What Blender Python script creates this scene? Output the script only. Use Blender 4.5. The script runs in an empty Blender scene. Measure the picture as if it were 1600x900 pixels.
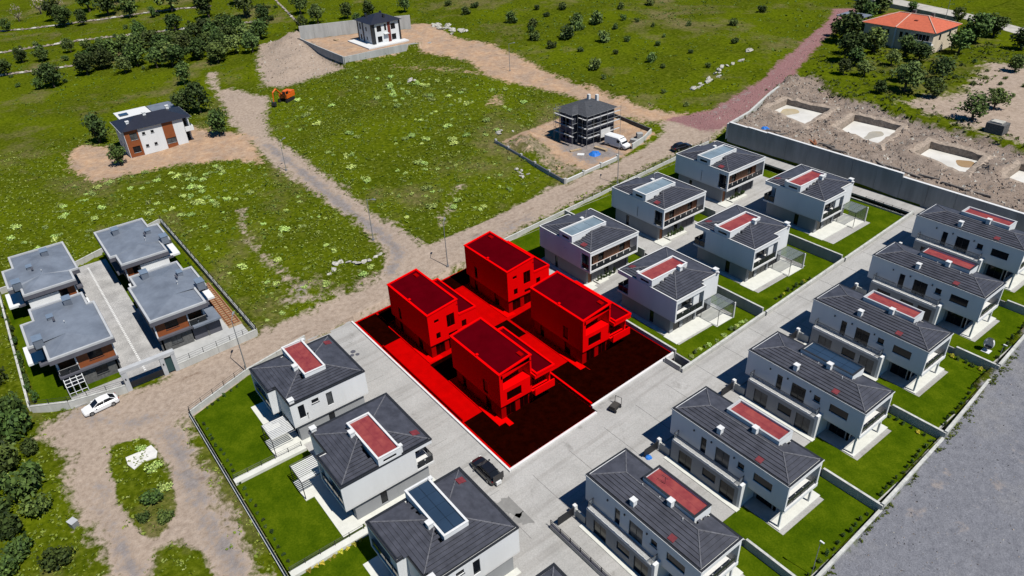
import bpy, math, random
import numpy as np
from mathutils import Vector, Matrix, noise
random.seed(7); np.random.seed(7)
S = bpy.context.scene
COL = S.collection
R = math.radians
# ------------------------------------------------------------------ camera
cam = bpy.data.cameras.new('camera'); cam_o = bpy.data.objects.new('camera', cam); COL.objects.link(cam_o)
cam.sensor_width = 36; cam.lens = 25.6; cam.clip_end = 6000; cam.clip_start = 1
yaw = R(-53.88); pitch = R(32.5); roll = R(2.97)
def to_ab(v): return Vector((v[0]*math.cos(yaw)+v[1]*math.sin(yaw), -v[0]*math.sin(yaw)+v[1]*math.cos(yaw), v[2]))
_f = Vector((0, math.cos(pitch), -math.sin(pitch))); _x = Vector((1, 0, 0)); _d = _f.cross(_x)
_xr = math.cos(roll)*_x+math.sin(roll)*_d; _dr = -math.sin(roll)*_x+math.cos(roll)*_d
cx, cy, cz = to_ab(_xr), -to_ab(_dr), -to_ab(_f)
cam_o.matrix_world = Matrix(((cx.x, cy.x, cz.x, 0), (cx.y, cy.y, cz.y, 0), (cx.z, cy.z, cz.z, 64), (0, 0, 0, 1)))
S.camera = cam_o
# ------------------------------------------------------------------ light
SUN_EL, SUN_AZ = 60, 7            # azimuth measured from +X towards +Y
w = bpy.data.worlds.new('World'); S.world = w; w.use_nodes = True
nt = w.node_tree; bg = nt.nodes['Background']; sky = nt.nodes.new('ShaderNodeTexSky')
sky.sky_type = 'NISHITA'; sky.sun_disc = False; sky.sun_elevation = R(SUN_EL); sky.sun_rotation = R(90-SUN_AZ)
sky.altitude = 1100; sky.air_density = 1.0; sky.dust_density = 0.0; sky.ozone_density = 5.0
hs_ = nt.nodes.new('ShaderNodeHueSaturation'); hs_.inputs['Saturation'].default_value = 1.35; nt.links.new(sky.outputs[0], hs_.inputs['Color']); nt.links.new(hs_.outputs[0], bg.inputs[0]); bg.inputs[1].default_value = 0.058
sl = bpy.data.lights.new('sun', 'SUN'); sl.energy = 5.0; sl.angle = R(0.5); sl.color = (1, 0.965, 0.90)
so = bpy.data.objects.new('sun', sl); COL.objects.link(so)
sd = Vector((math.cos(R(SUN_EL))*math.cos(R(SUN_AZ)), math.cos(R(SUN_EL))*math.sin(R(SUN_AZ)), math.sin(R(SUN_EL))))
so.rotation_euler = sd.to_track_quat('Z', 'Y').to_euler(); so.location = (0, 0, 120)
S.view_settings.view_transform = 'Standard'; S.view_settings.look = 'None'; S.view_settings.gamma = 1
S.view_settings.exposure = 0.58
# ------------------------------------------------------------------ materials
MATS = {}
KA = .66                          # exposure is raised to match, so base colours stay moderate
def mat(name, col, rough=.8, var=.15, scale=1.5, bump=0, spec=.3, metal=0, alpha=1, col2=None, streak=False, det=6):
    if name in MATS: return MATS[name]
    col = [c*KA for c in col]; col2 = [c*KA for c in col2] if col2 else None
    m = bpy.data.materials.new(name); m.use_nodes = True; n = m.node_tree.nodes; L = m.node_tree.links
    p = n['Principled BSDF']; p.inputs['Roughness'].default_value = rough; p.inputs['Metallic'].default_value = metal
    p.inputs['Specular IOR Level'].default_value = spec; p.inputs['Alpha'].default_value = alpha
    p.inputs['Base Color'].default_value = (*col, 1)
    if var or bump:
        g = n.new('ShaderNodeNewGeometry'); t = n.new('ShaderNodeTexNoise'); t.inputs['Scale'].default_value = scale; t.inputs['Detail'].default_value = det; t.inputs['Roughness'].default_value = .65
        if streak:
            mp = n.new('ShaderNodeMapping'); mp.inputs['Scale'].default_value = (1, 1, .18); L.new(g.outputs['Position'], mp.inputs[0]); L.new(mp.outputs[0], t.inputs['Vector'])
        else: L.new(g.outputs['Position'], t.inputs['Vector'])
        r = n.new('ShaderNodeValToRGB'); c2 = col2 or [min(1, c*(1+var)) for c in col]; c1 = [c*(1-var) for c in col]
        r.color_ramp.elements[0].position = .32; r.color_ramp.elements[1].position = .68
        r.color_ramp.elements[0].color = (*c1, 1); r.color_ramp.elements[1].color = (*c2, 1)
        L.new(t.outputs['Fac'], r.inputs[0]); L.new(r.outputs[0], p.inputs['Base Color'])
        if bump:
            b = n.new('ShaderNodeBump'); b.inputs['Strength'].default_value = bump; b.inputs['Distance'].default_value = .08
            L.new(t.outputs['Fac'], b.inputs['Height']); L.new(b.outputs[0], p.inputs['Normal'])
    MATS[name] = m; return m
def foliage(name, c1, c2, c3):
    m = bpy.data.materials.new(name); m.use_nodes = True; n = m.node_tree.nodes; L = m.node_tree.links; p = n['Principled BSDF']
    p.inputs['Roughness'].default_value = .7; p.inputs['Specular IOR Level'].default_value = .15
    g = n.new('ShaderNodeNewGeometry'); oi = n.new('ShaderNodeObjectInfo')
    r = n.new('ShaderNodeValToRGB'); r.color_ramp.elements[0].color = (*c1, 1); r.color_ramp.elements[1].color = (*c2, 1)
    e = r.color_ramp.elements.new(.9); e.color = (*c3, 1); r.color_ramp.elements[1].position = .55
    L.new(g.outputs['Random Per Island'], r.inputs[0])
    h = n.new('ShaderNodeHueSaturation'); mr = n.new('ShaderNodeMapRange'); mr.inputs[3].default_value = .6; mr.inputs[4].default_value = 1.7
    mr2 = n.new('ShaderNodeMapRange'); mr2.inputs[3].default_value = .475; mr2.inputs[4].default_value = .515; ml = n.new('ShaderNodeMath'); ml.operation = 'FRACT'; mm = n.new('ShaderNodeMath'); mm.operation = 'MULTIPLY'; mm.inputs[1].default_value = 7.3; L.new(oi.outputs['Random'], mm.inputs[0]); L.new(mm.outputs[0], ml.inputs[0]); L.new(ml.outputs[0], mr2.inputs[0]); L.new(mr2.outputs[0], h.inputs['Hue'])
    L.new(oi.outputs['Random'], mr.inputs[0]); L.new(mr.outputs[0], h.inputs['Value']); L.new(r.outputs[0], h.inputs['Color']); L.new(h.outputs[0], p.inputs['Base Color'])
    MATS[name] = m; return m
M_white = mat('white_render', (.74, .75, .75), .75, .05, .5, 0, .3, streak=True)
M_grey = mat('grey_render', (.30, .31, .32), .8, .07, .6, streak=True)
M_cap = mat('white_coping', (.70, .70, .69), .6, .08, 3)
M_top = mat('worn_coping', (.50, .50, .47), .85, .25, 1.5)
M_usolar = mat('glazed_deck', (.20, .26, .30), .25, .2, .4, spec=.5)
M_dark = mat('anthracite_metal', (.025, .027, .032), .45, .1, 4)
M_roof = mat('roof_tile', (.058, .060, .075), .5, .32, .9, .0, .4)
M_rise = mat('roof_course_shadow', (.016, .018, .024), .6, .1, 3)  # shadow line under each tile course, painted as dark riser faces
M_ridge = mat('ridge_tile', (.13, .13, .145), .7, .35, 2.5)
M_red = mat('red_membrane', (.27, .035, .045), .55, .25, .9, col2=(.33, .07, .06))
M_solar = mat('solar_glass', (.028, .05, .085), .12, .12, .4, spec=.7)
M_glass = mat('dark_glass', (.009, .011, .015), .1, 0, spec=.25)
M_curtain = mat('curtained_glass', (.075, .08, .085), .2, .4, 1.2, spec=.25)
M_rail = mat('clear_glass_panel', (.26, .29, .31), .08, 0, spec=.5, alpha=.3)
M_smoke = mat('smoked_glass', (.02, .023, .027), .12, 0, spec=.25, alpha=.93)
M_conc = mat('concrete_wall', (.42, .42, .405), .85, .16, .7, .12, streak=True)
M_wallc = mat('garden_wall_render', (.5, .5, .47), .85, .16, .9, .1, streak=True)
M_slab = mat('pale_paving', (.66, .66, .6), .75, .08, 1.2)
M_wood = mat('wood_cladding', (.30, .115, .05), .55, .25, 2.5, streak=True)
M_brown = mat('rust_panel', (.26, .074, .022), .55, .12, 1.2)
M_vroof = mat('grey_roof_sheet', (.165, .19, .235), .55, .22, .35, col2=(.205, .235, .285))
M_vfas = mat('grey_fascia', (.10, .10, .12), .6, .1, 1)
M_vpar = mat('grey_parapet', (.46, .47, .48), .6, .1, 1)
M_stone = mat('grey_stone_cladding', (.11, .11, .108), .85, .35, 3.5, .3)
M_iron = mat('black_iron', (.015, .016, .02), .5, 0)
M_galv = mat('galvanised_steel', (.32, .33, .34), .45, .1, 3, metal=.4)
M_tyre = mat('tyre_rubber', (.012, .012, .013), .85, 0)
M_rim = mat('wheel_rim', (.35, .36, .37), .35, 0, metal=.7)
M_lamp = mat('lamp_lens', (.75, .75, .72), .2, 0)
M_tail = mat('tail_lens', (.35, .01, .01), .25, 0)
M_lawn_c = (.052, .104, .006)
M_bark = mat('bark', (.08, .06, .045), .9, .3, 5)
F_tree = foliage('tree_leaves', (.010, .020, .005), (.024, .044, .009), (.055, .085, .018))
F_tree2 = foliage('olive_leaves', (.018, .032, .010), (.042, .066, .016), (.085, .12, .03))
F_tuss = foliage('tussock_leaves', (.10, .165, .028), (.185, .265, .055), (.29, .36, .11))
F_weed = foliage('weed_leaves', (.022, .042, .004), (.042, .072, .007), (.085, .115, .018))
F_hedge = foliage('hedge_leaves', (.010, .022, .006), (.02, .04, .01), (.04, .07, .015))
F_flower = foliage('yellow_shrub_leaves', (.10, .10, .01), (.28, .24, .02), (.4, .36, .04))
F_dry = foliage('dry_twigs', (.10, .08, .06), (.16, .13, .10), (.24, .2, .16))
# drawn highlight tint of this plot, put into its surface colours
RD = dict(white=mat('red_tinted_render', (.80, .0012, .002), .85, .05, .5, spec=0, streak=True), grey=mat('red_tinted_grey_render', (.34, .0006, .001), .9, .08, .6, spec=0),
          roof=mat('red_tinted_roof_sheet', (.085, .0002, .003), .8, .15, .5, spec=0), slab=mat('red_tinted_paving', (.70, .001, .001), .85, .08, 1.2, spec=0),
          drive=mat('red_tinted_drive', (.48, .0008, .0008), .9, .12, .8, .1, spec=0), lawn=mat('red_tinted_turf', (.010, .0008, .0002), 1, .45, 1.2, .2, spec=0),
          glass=mat('red_tinted_glass', (.010, .0005, .0005), .15, 0, spec=.25), frame=mat('red_tinted_frame', (.09, .0005, .001), .6, 0, spec=0))
def lawn_mat():
    m = bpy.data.materials.new('lawn_turf'); m.use_nodes = True; n = m.node_tree.nodes; L = m.node_tree.links; p = n['Principled BSDF']
    p.inputs['Roughness'].default_value = .9; p.inputs['Specular IOR Level'].default_value = 0
    g = n.new('ShaderNodeNewGeometry'); t = n.new('ShaderNodeTexNoise'); t.inputs['Scale'].default_value = .34; t.inputs['Detail'].default_value = 8; t.inputs['Roughness'].default_value = .7
    t2 = n.new('ShaderNodeTexNoise'); t2.inputs['Scale'].default_value = 5; t2.inputs['Detail'].default_value = 4
    L.new(g.outputs['Position'], t.inputs['Vector']); L.new(g.outputs['Position'], t2.inputs['Vector'])
    r = n.new('ShaderNodeValToRGB'); cr = r.color_ramp; cr.elements[0].position = .36; cr.elements[0].color = (.021, .042, .0010, 1); cr.elements[1].position = .66; cr.elements[1].color = (.066, .090, .003, 1)
    e = cr.elements.new(.5); e.color = (.037, .061, .0014, 1)
    mx = n.new('ShaderNodeMix'); mx.data_type = 'FLOAT'; mx.inputs[0].default_value = .3; L.new(t.outputs['Fac'], mx.inputs[2]); L.new(t2.outputs['Fac'], mx.inputs[3])
    L.new(mx.outputs[0], r.inputs[0]); L.new(r.outputs[0], p.inputs['Base Color'])
    b = n.new('ShaderNodeBump'); b.inputs['Strength'].default_value = .5; b.inputs['Distance'].default_value = .1; L.new(t2.outputs['Fac'], b.inputs['Height']); L.new(b.outputs[0], p.inputs['Normal'])
    return m
M_lawn = lawn_mat()
def road_mat():
    m = bpy.data.materials.new('cast_concrete_road'); m.use_nodes = True; n = m.node_tree.nodes; L = m.node_tree.links; p = n['Principled BSDF']
    p.inputs['Roughness'].default_value = .85; p.inputs['Specular IOR Level'].default_value = .2
    g = n.new('ShaderNodeNewGeometry')
    def nz(s, d=6):
        t = n.new('ShaderNodeTexNoise'); t.inputs['Scale'].default_value = s; t.inputs['Detail'].default_value = d; t.inputs['Roughness'].default_value = .65; L.new(g.outputs['Position'], t.inputs['Vector']); return t.outputs['Fac']
    r = n.new('ShaderNodeValToRGB'); cr = r.color_ramp; cr.elements[0].position = .25; cr.elements[0].color = (.225, .22, .21, 1); cr.elements[1].position = .75; cr.elements[1].color = (.315, .307, .295, 1)
    L.new(nz(.18), r.inputs[0])
    r2 = n.new('ShaderNodeValToRGB'); r2.color_ramp.elements[0].position = .60; r2.color_ramp.elements[0].color = (1, 1, 1, 1); r2.color_ramp.elements[1].position = .70; r2.color_ramp.elements[1].color = (.62, .61, .60, 1); L.new(nz(.33, 8), r2.inputs[0])
    r3 = n.new('ShaderNodeValToRGB'); r3.color_ramp.elements[0].position = .35; r3.color_ramp.elements[0].color = (.86, .86, .86, 1); r3.color_ramp.elements[1].position = .65; r3.color_ramp.elements[1].color = (1.08, 1.08, 1.08, 1); L.new(nz(6, 4), r3.inputs[0])
    a = n.new('ShaderNodeMix'); a.data_type = 'RGBA'; a.blend_type = 'MULTIPLY'; a.inputs[0].default_value = .8; L.new(r.outputs[0], a.inputs[6]); L.new(r2.outputs[0], a.inputs[7])
    b = n.new('ShaderNodeMix'); b.data_type = 'RGBA'; b.blend_type = 'MULTIPLY'; b.inputs[0].default_value = 1; L.new(a.outputs[2], b.inputs[6]); L.new(r3.outputs[0], b.inputs[7])
    mp = n.new('ShaderNodeMapping'); mp.inputs['Scale'].default_value = (1.1, .05, 1); L.new(g.outputs['Position'], mp.inputs[0]); ts = n.new('ShaderNodeTexNoise'); ts.inputs['Scale'].default_value = 1.0; ts.inputs['Detail'].default_value = 5; L.new(mp.outputs[0], ts.inputs['Vector'])
    r4 = n.new('ShaderNodeValToRGB'); r4.color_ramp.elements[0].position = .5; r4.color_ramp.elements[0].color = (1, 1, 1, 1); r4.color_ramp.elements[1].position = .68; r4.color_ramp.elements[1].color = (.84, .83, .82, 1); L.new(ts.outputs['Fac'], r4.inputs[0])
    c = n.new('ShaderNodeMix'); c.data_type = 'RGBA'; c.blend_type = 'MULTIPLY'; c.inputs[0].default_value = 1; L.new(b.outputs[2], c.inputs[6]); L.new(r4.outputs[0], c.inputs[7])
    L.new(c.outputs[2], p.inputs['Base Color']); return m
M_road = road_mat()
def terrain_mat():
    m = bpy.data.materials.new('open_ground'); m.use_nodes = True; n = m.node_tree.nodes; L = m.node_tree.links; p = n['Principled BSDF']
    p.inputs['Roughness'].default_value = .95; p.inputs['Specular IOR Level'].default_value = 0
    g = n.new('ShaderNodeNewGeometry')
    def nz(s, d=7, ro=.65):
        t = n.new('ShaderNodeTexNoise'); t.inputs['Scale'].default_value = s; t.inputs['Detail'].default_value = d; t.inputs['Roughness'].default_value = ro; L.new(g.outputs['Position'], t.inputs['Vector']); return t.outputs['Fac']
    def ramp(fac, *st):
        r = n.new('ShaderNodeValToRGB'); e = r.color_ramp.elements
        while len(e) < len(st): e.new(.5)
        for i, (po, c) in enumerate(st): e[i].position = po; e[i].color = (*([q*KA for q in c] if max(c) < .59 else c), 1)
        L.new(fac, r.inputs[0]); return r.outputs[0]
    def mixc(f, a, b):
        x = n.new('ShaderNodeMix'); x.data_type = 'RGBA'; L.new(f, x.inputs[0]); L.new(a, x.inputs[6]); L.new(b, x.inputs[7]); return x.outputs[2]
    def mth(op, a, b):
        x = n.new('ShaderNodeMath'); x.operation = op
        for i, v in enumerate((a, b)):
            if isinstance(v, (int, float)): x.inputs[i].default_value = v
            else: L.new(v, x.inputs[i])
        return x.outputs[0]
    big, mid, fine, vf = nz(.022), nz(.16), nz(1.3), nz(6, 5)
    grass = mixc(mid, ramp(fine, (.28, (.018, .036, .0012)), (.5, (.050, .082, .0025)), (.75, (.14, .17, .012))), ramp(fine, (.28, (.028, .036, .002)), (.5, (.080, .090, .005)), (.75, (.135, .145, .022))))
    grass = mixc(ramp(nz(.055, 5), (.40, (0, 0, 0)), (.60, (.8, .8, .8))), grass, ramp(fine, (.3, (.046, .072, .002)), (.6, (.118, .150, .004)), (.8, (.17, .19, .018))))
    grass = mixc(ramp(nz(.035, 9, .7), (.53, (0, 0, 0)), (.66, (.8, .8, .8))), grass, ramp(fine, (.3, (.10, .085, .035)), (.7, (.24, .19, .10))))
    dryc = ramp(fine, (.3, (.13, .11, .06)), (.7, (.33, .27, .19)))
    soil = mixc(nz(.12), ramp(fine, (.3, (.33, .25, .19)), (.7, (.50, .40, .315))), ramp(fine, (.3, (.25, .195, .155)), (.7, (.40, .325, .27))))
    orange = mixc(ramp(nz(.22, 8), (.38, (0, 0, 0)), (.62, (.9, .9, .9))), ramp(nz(.7, 9, .75), (.32, (.36, .215, .13)), (.55, (.50, .335, .215)), (.72, (.58, .45, .33))), ramp(nz(.9, 9, .75), (.32, (.25, .165, .115)), (.68, (.44, .345, .27))))
    grey = mixc(mid, ramp(vf, (.3, (.10, .105, .125)), (.62, (.23, .235, .265)), (.78, (.50, .50, .52))), ramp(fine, (.3, (.13, .132, .15)), (.7, (.26, .262, .285))))
    grey = mixc(ramp(nz(.07, 9), (.52, (0, 0, 0)), (.70, (.62, .62, .62))), grey, ramp(vf, (.3, (.20, .19, .18)), (.7, (.40, .38, .35))))
    grey = mixc(ramp(nz(.5, 8, .75), (.60, (0, 0, 0)), (.72, (.6, .6, .6))), grey, ramp(vf, (.3, (.07, .075, .085)), (.7, (.15, .155, .17))))
    pink = ramp(vf, (.28, (.13, .055, .06)), (.5, (.27, .14, .14)), (.75, (.40, .27, .25)))
    rub = mixc(nz(.09), ramp(vf, (.3, (.12, .085, .06)), (.5, (.30, .22, .165)), (.72, (.46, .37, .30))), ramp(fine, (.3, (.13, .11, .10)), (.7, (.29, .25, .22))))
    jit = mth('ADD', mth('MULTIPLY', mth('SUBTRACT', nz(.35, 5), .5), 1.7), mth('MULTIPLY', mth('SUBTRACT', fine, .5), 1.3))
    col = grass
    ash = ramp(fine, (.3, (.19, .165, .155)), (.7, (.31, .275, .26)))
    rut = ramp(fine, (.3, (.15, .105, .075)), (.7, (.25, .18, .135)))
    for name, c in (('dry', dryc), ('soil', soil), ('orange', orange), ('grey', grey), ('pink', pink), ('rubble', rub), ('ash', ash), ('rut', rut)):
        at = n.new('ShaderNodeAttribute'); at.attribute_name = name
        v = mth('ADD', at.outputs['Fac'], jit)
        # keep zero where the zone is absent
        v = mth('MULTIPLY', v, ramp(at.outputs['Fac'], (.01, (0, 0, 0)), (.15, (1, 1, 1))))
        col = mixc(ramp(v, (.32, (0, 0, 0)), (.68, (1, 1, 1))), col, c)
    L.new(col, p.inputs['Base Color'])
    b = n.new('ShaderNodeBump'); b.inputs['Strength'].default_value = .75; b.inputs['Distance'].default_value = .22; L.new(mth('ADD', fine, mth('MULTIPLY', vf, .35)), b.inputs['Height']); L.new(b.outputs[0], p.inputs['Normal'])
    return m
M_ter = terrain_mat()
# ------------------------------------------------------------------ mesh helpers
class MB:
    def __init__(s, mir=None): s.v = []; s.f = []; s.m = []; s.mir = mir
    def add(s, vs, fs, mi=0):
        o = len(s.v)
        if s.mir is not None: vs = [(x, s.mir-y, z) for x, y, z in vs]; fs = [tuple(reversed(q)) for q in fs]
        s.v += [tuple(q) for q in vs]; s.f += [tuple(o+i for i in q) for q in fs]; s.m += [mi]*len(fs); return s
    def box(s, x0, x1, y0, y1, z0, z1, mi=0):
        return s.add([(x0, y0, z0), (x1, y0, z0), (x1, y1, z0), (x0, y1, z0), (x0, y0, z1), (x1, y0, z1), (x1, y1, z1), (x0, y1, z1)],
                     [(0, 3, 2, 1), (4, 5, 6, 7), (0, 1, 5, 4), (1, 2, 6, 5), (2, 3, 7, 6), (3, 0, 4, 7)], mi)
    def prism(s, poly, z0, z1, mi=0):
        n = len(poly); ar = sum(poly[i-1][0]*poly[i][1]-poly[i][0]*poly[i-1][1] for i in range(n))
        if ar < 0: poly = poly[::-1]
        za = z0 if callable(z0) else (lambda *a: z0); zb = z1 if callable(z1) else (lambda *a: z1)
        vs = [(x, y, za(x, y)) for x, y in poly]+[(x, y, zb(x, y)) for x, y in poly]
        return s.add(vs, [tuple(range(n-1, -1, -1)), tuple(range(n, 2*n))]+[(i, (i+1) % n, n+(i+1) % n, n+i) for i in range(n)], mi)
    def bar(s, p, q, r, mi=0, n=4, r2=None):
        p, q = Vector(p), Vector(q); d = (q-p).normalized(); a = d.orthogonal().normalized(); b = d.cross(a); r2 = r if r2 is None else r2; vs = []
        for c, rr in ((p, r), (q, r2)):
            for i in range(n):
                t = 2*math.pi*(i+.5)/n; vs.append(c+a*rr*math.cos(t)+b*rr*math.sin(t))
        return s.add(vs, [tuple(range(n-1, -1, -1)), tuple(range(n, 2*n))]+[(i, (i+1) % n, n+(i+1) % n, n+i) for i in range(n)], mi)
    def wall(s, ax, pos, out, th, u0, u1, z0, z1, holes=(), mi=0):
        us = sorted({u0, u1, *[h[0] for h in holes], *[h[1] for h in holes]}); zs = sorted({z0, z1, *[h[2] for h in holes], *[h[3] for h in holes]})
        us = [u for u in us if u0-1e-6 <= u <= u1+1e-6]; zs = [z for z in zs if z0-1e-6 <= z <= z1+1e-6]
        nu, nz = len(us)-1, len(zs)-1
        sol = [[not any(h[0] < (us[i]+us[i+1])/2 < h[1] and h[2] < (zs[j]+zs[j+1])/2 < h[3] for h in holes) for j in range(nz)] for i in range(nu)]
        inn = pos-out*th
        P = (lambda u, t, z: (t, u, z)) if ax == 'x' else (lambda u, t, z: (u, t, z))
        fl = (out > 0) == (ax == 'x')
        def q(*v): s.add([P(*k) for k in v], [(0, 1, 2, 3)] if fl else [(3, 2, 1, 0)], mi)
        for i in range(nu):
            for j in range(nz):
                if not sol[i][j]: continue
                a, b, c, d = us[i], us[i+1], zs[j], zs[j+1]
                q((a, pos, c), (b, pos, c), (b, pos, d), (a, pos, d)); q((b, inn, c), (a, inn, c), (a, inn, d), (b, inn, d))
                if i == 0 or not sol[i-1][j]: q((a, inn, c), (a, pos, c), (a, pos, d), (a, inn, d))
                if i == nu-1 or not sol[i+1][j]: q((b, pos, c), (b, inn, c), (b, inn, d), (b, pos, d))
                if j == 0 or not sol[i][j-1]: q((a, inn, c), (b, inn, c), (b, pos, c), (a, pos, c))
                if j == nz-1 or not sol[i][j+1]: q((a, pos, d), (b, pos, d), (b, inn, d), (a, inn, d))
        return s
    def mesh(s, name, mats):
        me = bpy.data.meshes.new(name); me.from_pydata(s.v, [], s.f)
        for m in (mats if isinstance(mats, (list, tuple)) else [mats]): me.materials.append(m)
        if any(s.m): me.polygons.foreach_set('material_index', s.m)
        me.update(); return me
    def build(s, name, mats, parent=None): return link(name, s.mesh(name, mats), parent)
def link(name, me, parent=None, loc=None, rot=None, sc=None):
    o = bpy.data.objects.new(name, me); COL.objects.link(o)
    if parent is not None: o.parent = parent
    if loc is not None: o.location = loc
    if rot is not None: o.rotation_euler = rot
    if sc is not None: o.scale = sc if hasattr(sc, '__len__') else (sc, sc, sc)
    return o
def tag(o, label, cat=None, group=None, kind=None):
    o['label'] = label
    if cat: o['category'] = cat
    if group: o['group'] = group
    if kind: o['kind'] = kind
    return o
def struct(o, label): o['label'] = label; o['kind'] = 'structure'; return o
def thing(name, label, cat, loc, rz=0, group=None):
    return tag(link(name, None, None, loc, (0, 0, rz)), label, cat, group)
def sub(parent, name, mats, mir=None):
    class _C(MB):
        def done(s): return s.build(name, mats, parent)
    return _C(mir)
# ------------------------------------------------------------------ terrain
def clip(x, a, b): return max(a, min(b, x))
PLAT = 9.3
def T0(a, b): return .062*clip(b-32, 0, 90)+.074*clip(b-125, 0, 50)
def T0v(a, b): return .062*np.clip(b-32, 0, 90)+.074*np.clip(b-125, 0, 50)
def inside(poly, X, Y):
    c = np.zeros(X.shape, bool); n = len(poly)
    for i in range(n):
        x1, y1 = poly[i-1]; x2, y2 = poly[i]
        if y1 == y2: continue
        k = (y1 > Y) != (y2 > Y); c ^= k & (X < (x2-x1)*(Y-y1)/(y2-y1)+x1)
    return c
def sdist(poly, X, Y, closed=True):
    d = np.full(X.shape, 1e9); n = len(poly)
    for i in range(0 if closed else 1, n):
        x1, y1 = poly[i-1]; x2, y2 = poly[i]; dx, dy = x2-x1, y2-y1; l = dx*dx+dy*dy+1e-9
        t = np.clip(((X-x1)*dx+(Y-y1)*dy)/l, 0, 1); d = np.minimum(d, np.hypot(X-x1-t*dx, Y-y1-t*dy))
    return np.where(inside(poly, X, Y), -d, d) if closed else d
def zone(poly, X, Y, soft=2.0): return np.clip(.5-sdist(poly, X, Y)/(2*soft), 0, 1.6)
def track(line, wd, X, Y, soft=2.0): return np.clip(.5-(sdist(line, X, Y, False)-wd)/(2*soft), 0, 1.6)
ROAD = [(-95,-8),(-96.5,-3.5),(-95,3),(-95.4,9),(-96,21),(-96.5,32),(-96.5,43),(-98.5,46),(-104,48),(-116,50),(-133,50),(-155,49),(-174,50),(-190,51.5),(-211,56),(-222,58),(-221,62),(-205,67),(-199,66),(-188,60),(-174,56),(-153,56),(-127,55),(-106,55),(-101,55),(-99.5,58),(-100,68),(-101,85),(-99.3,88),(-98.6,100),(-100,110),(-103,118),(-108,123),(-101,131),(-94,128),(-92.8,121),(-94.3,113),(-94.3,96),(-94,76),(-91.8,57),(-90.6,40),(-90.8,34),(-89.5,27),(-88.2,17),(-85,9),(-84,7.4),(-74,6.4),(-61,6.4),(-40,6.5),(-40,-5.5),(-65,-6),(-71,-6.2),(-78,-7.2),(-87,-6.2)]
ISL = [(-86,-1.5),(-84,3),(-76,3.4),(-69,2.2),(-66,-1),(-69,-2.4),(-75,-3.2),(-83,-2.6)]
ISL2 = [(-66,-2),(-66,1),(-62,3),(-52,3.2),(-45,-3),(-63,-3)]
TOPD = [(-232,132),(-222,122.5),(-200,117),(-182,121),(-165,116),(-150,118),(-136,120.5),(-118,118.5),(-109,120),(-105,125),(-101,131),(-110,127),(-128,127),(-148,127.5),(-170,132),(-190,135),(-207,132),(-224,137)]
PINK = [(-108,124),(-94,124),(-93,129),(-98,148),(-100,160),(-112,192),(-127,236),(-133,232),(-126,218),(-113,180),(-106,157),(-103,134)]
APRON = [(-204,15),(-207,19),(-199,24),(-199,43),(-190,47),(-180,52),(-173,51.5),(-160,48),(-167,44),(-175,34),(-178,23),(-179,16),(-192,13)]
TLD = [(-258,86),(-256,98),(-246,104),(-238,96),(-207,93),(-207,85),(-208,73),(-214,70),(-234,76)]
TOPC = [(-239,93.7),(-207.2,93.4),(-206,121.5),(-224,127.5),(-233,111)]
SCAF = [(-126.6,89.9),(-100.1,87.2),(-100.2,102.5),(-103,116.5),(-118.5,117.9),(-127,110)]
PLATP = [(-89,122.9),(-20,123.4),(30,124),(30,148),(-42,147),(-55,149.5),(-62,149),(-75,152.5),(-83,152),(-93,161),(-99,160),(-97,148),(-91,135)]
PITS = [[(-87.8,134.2),(-88.3,141.6),(-78.6,142.2),(-77.2,131.2)], [(-71.6,133.8),(-73,142.6),(-63.8,143.4),(-62,131.8)], [(-55.2,132.6),(-55.6,138.9),(-46.6,139.3),(-45.4,129.8)], [(-40.4,133.5),(-40.6,140),(-31,140.5),(-30.5,131)]]
LOT = [(-18.6,33),(-19.2,60),(-19.8,75),(-21,90),(-21.8,104),(-23,121),(40,121),(60,20),(20,20)]
ESTATE = [[(-90.6,33.6),(-90.9,121.8),(-24.0,121.8),(-21.9,90),(-20.6,74.5),(-19.9,60),(-19.4,33.6)], [(-83.6,8.7),(-87.6,17.4),(-90,34.5),(-19.4,34.5),(-19.4,8.7)]]
ORCH = [(-72,157),(-66,172),(-72,198),(-60,205),(-30,190),(-25,155),(-45,150),(-58,152)]
PITS = [[(x*1.02, y*1.02) for x, y in p] for p in PITS]
def axis(segs):
    out = []
    for a, b, st in segs: out += list(np.arange(a, b, st))
    out.append(segs[-1][1]); return np.array(out, float)
GA = axis([(-2200, -600, 200), (-600, -400, 10), (-400, -260, 3), (-260, -130, 1.5), (-130, -92, .8), (-92, -28, .5), (-28, -15, .8), (-15, 60, 2.5), (60, 200, 20), (200, 1500, 200)])
GB = axis([(-1500, -200, 200), (-200, -40, 20), (-40, -15, 2), (-15, 62, .9), (62, 128, .9), (128, 146, .5), (146, 165, .9), (165, 260, 2), (260, 400, 6), (400, 2200, 200)])
X, Y = np.meshgrid(GA, GB, indexing='ij')
msk = {}
msk['soil'] = np.maximum.reduce([np.clip(.5-(sdist(ROAD, X, Y)-np.where((Y > 9) & (X > -100), 1.0, np.where(Y > 9, -.3, .1)))/4.0, 0, 1.6), zone(TLD, X, Y, 2.5)*.95, zone(ORCH, X, Y, 3)*.8, track([(-141,36),(-132,33),(-121,31.5),(-111,32.5),(-101,30)], .5, X, Y, 1.6)*.8, track([(-241,63),(-224,59)], 1.5, X, Y, 1.5)*.8,
                                 track([(-103,29),(-98,36),(-97,44)], 1.2, X, Y, 2)*.7, track([(-106,61),(-115,72)], .8, X, Y, 2)*.55, zone([(-129,108),(-122,116),(-110,118.5),(-100,110)], X, Y, 2)*.5])
cut = np.maximum(zone(ISL, X, Y, .7), zone(ISL2, X, Y, .9)*.8)
msk['soil'] = msk['soil']*(1-np.clip(cut, 0, 1))
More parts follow.
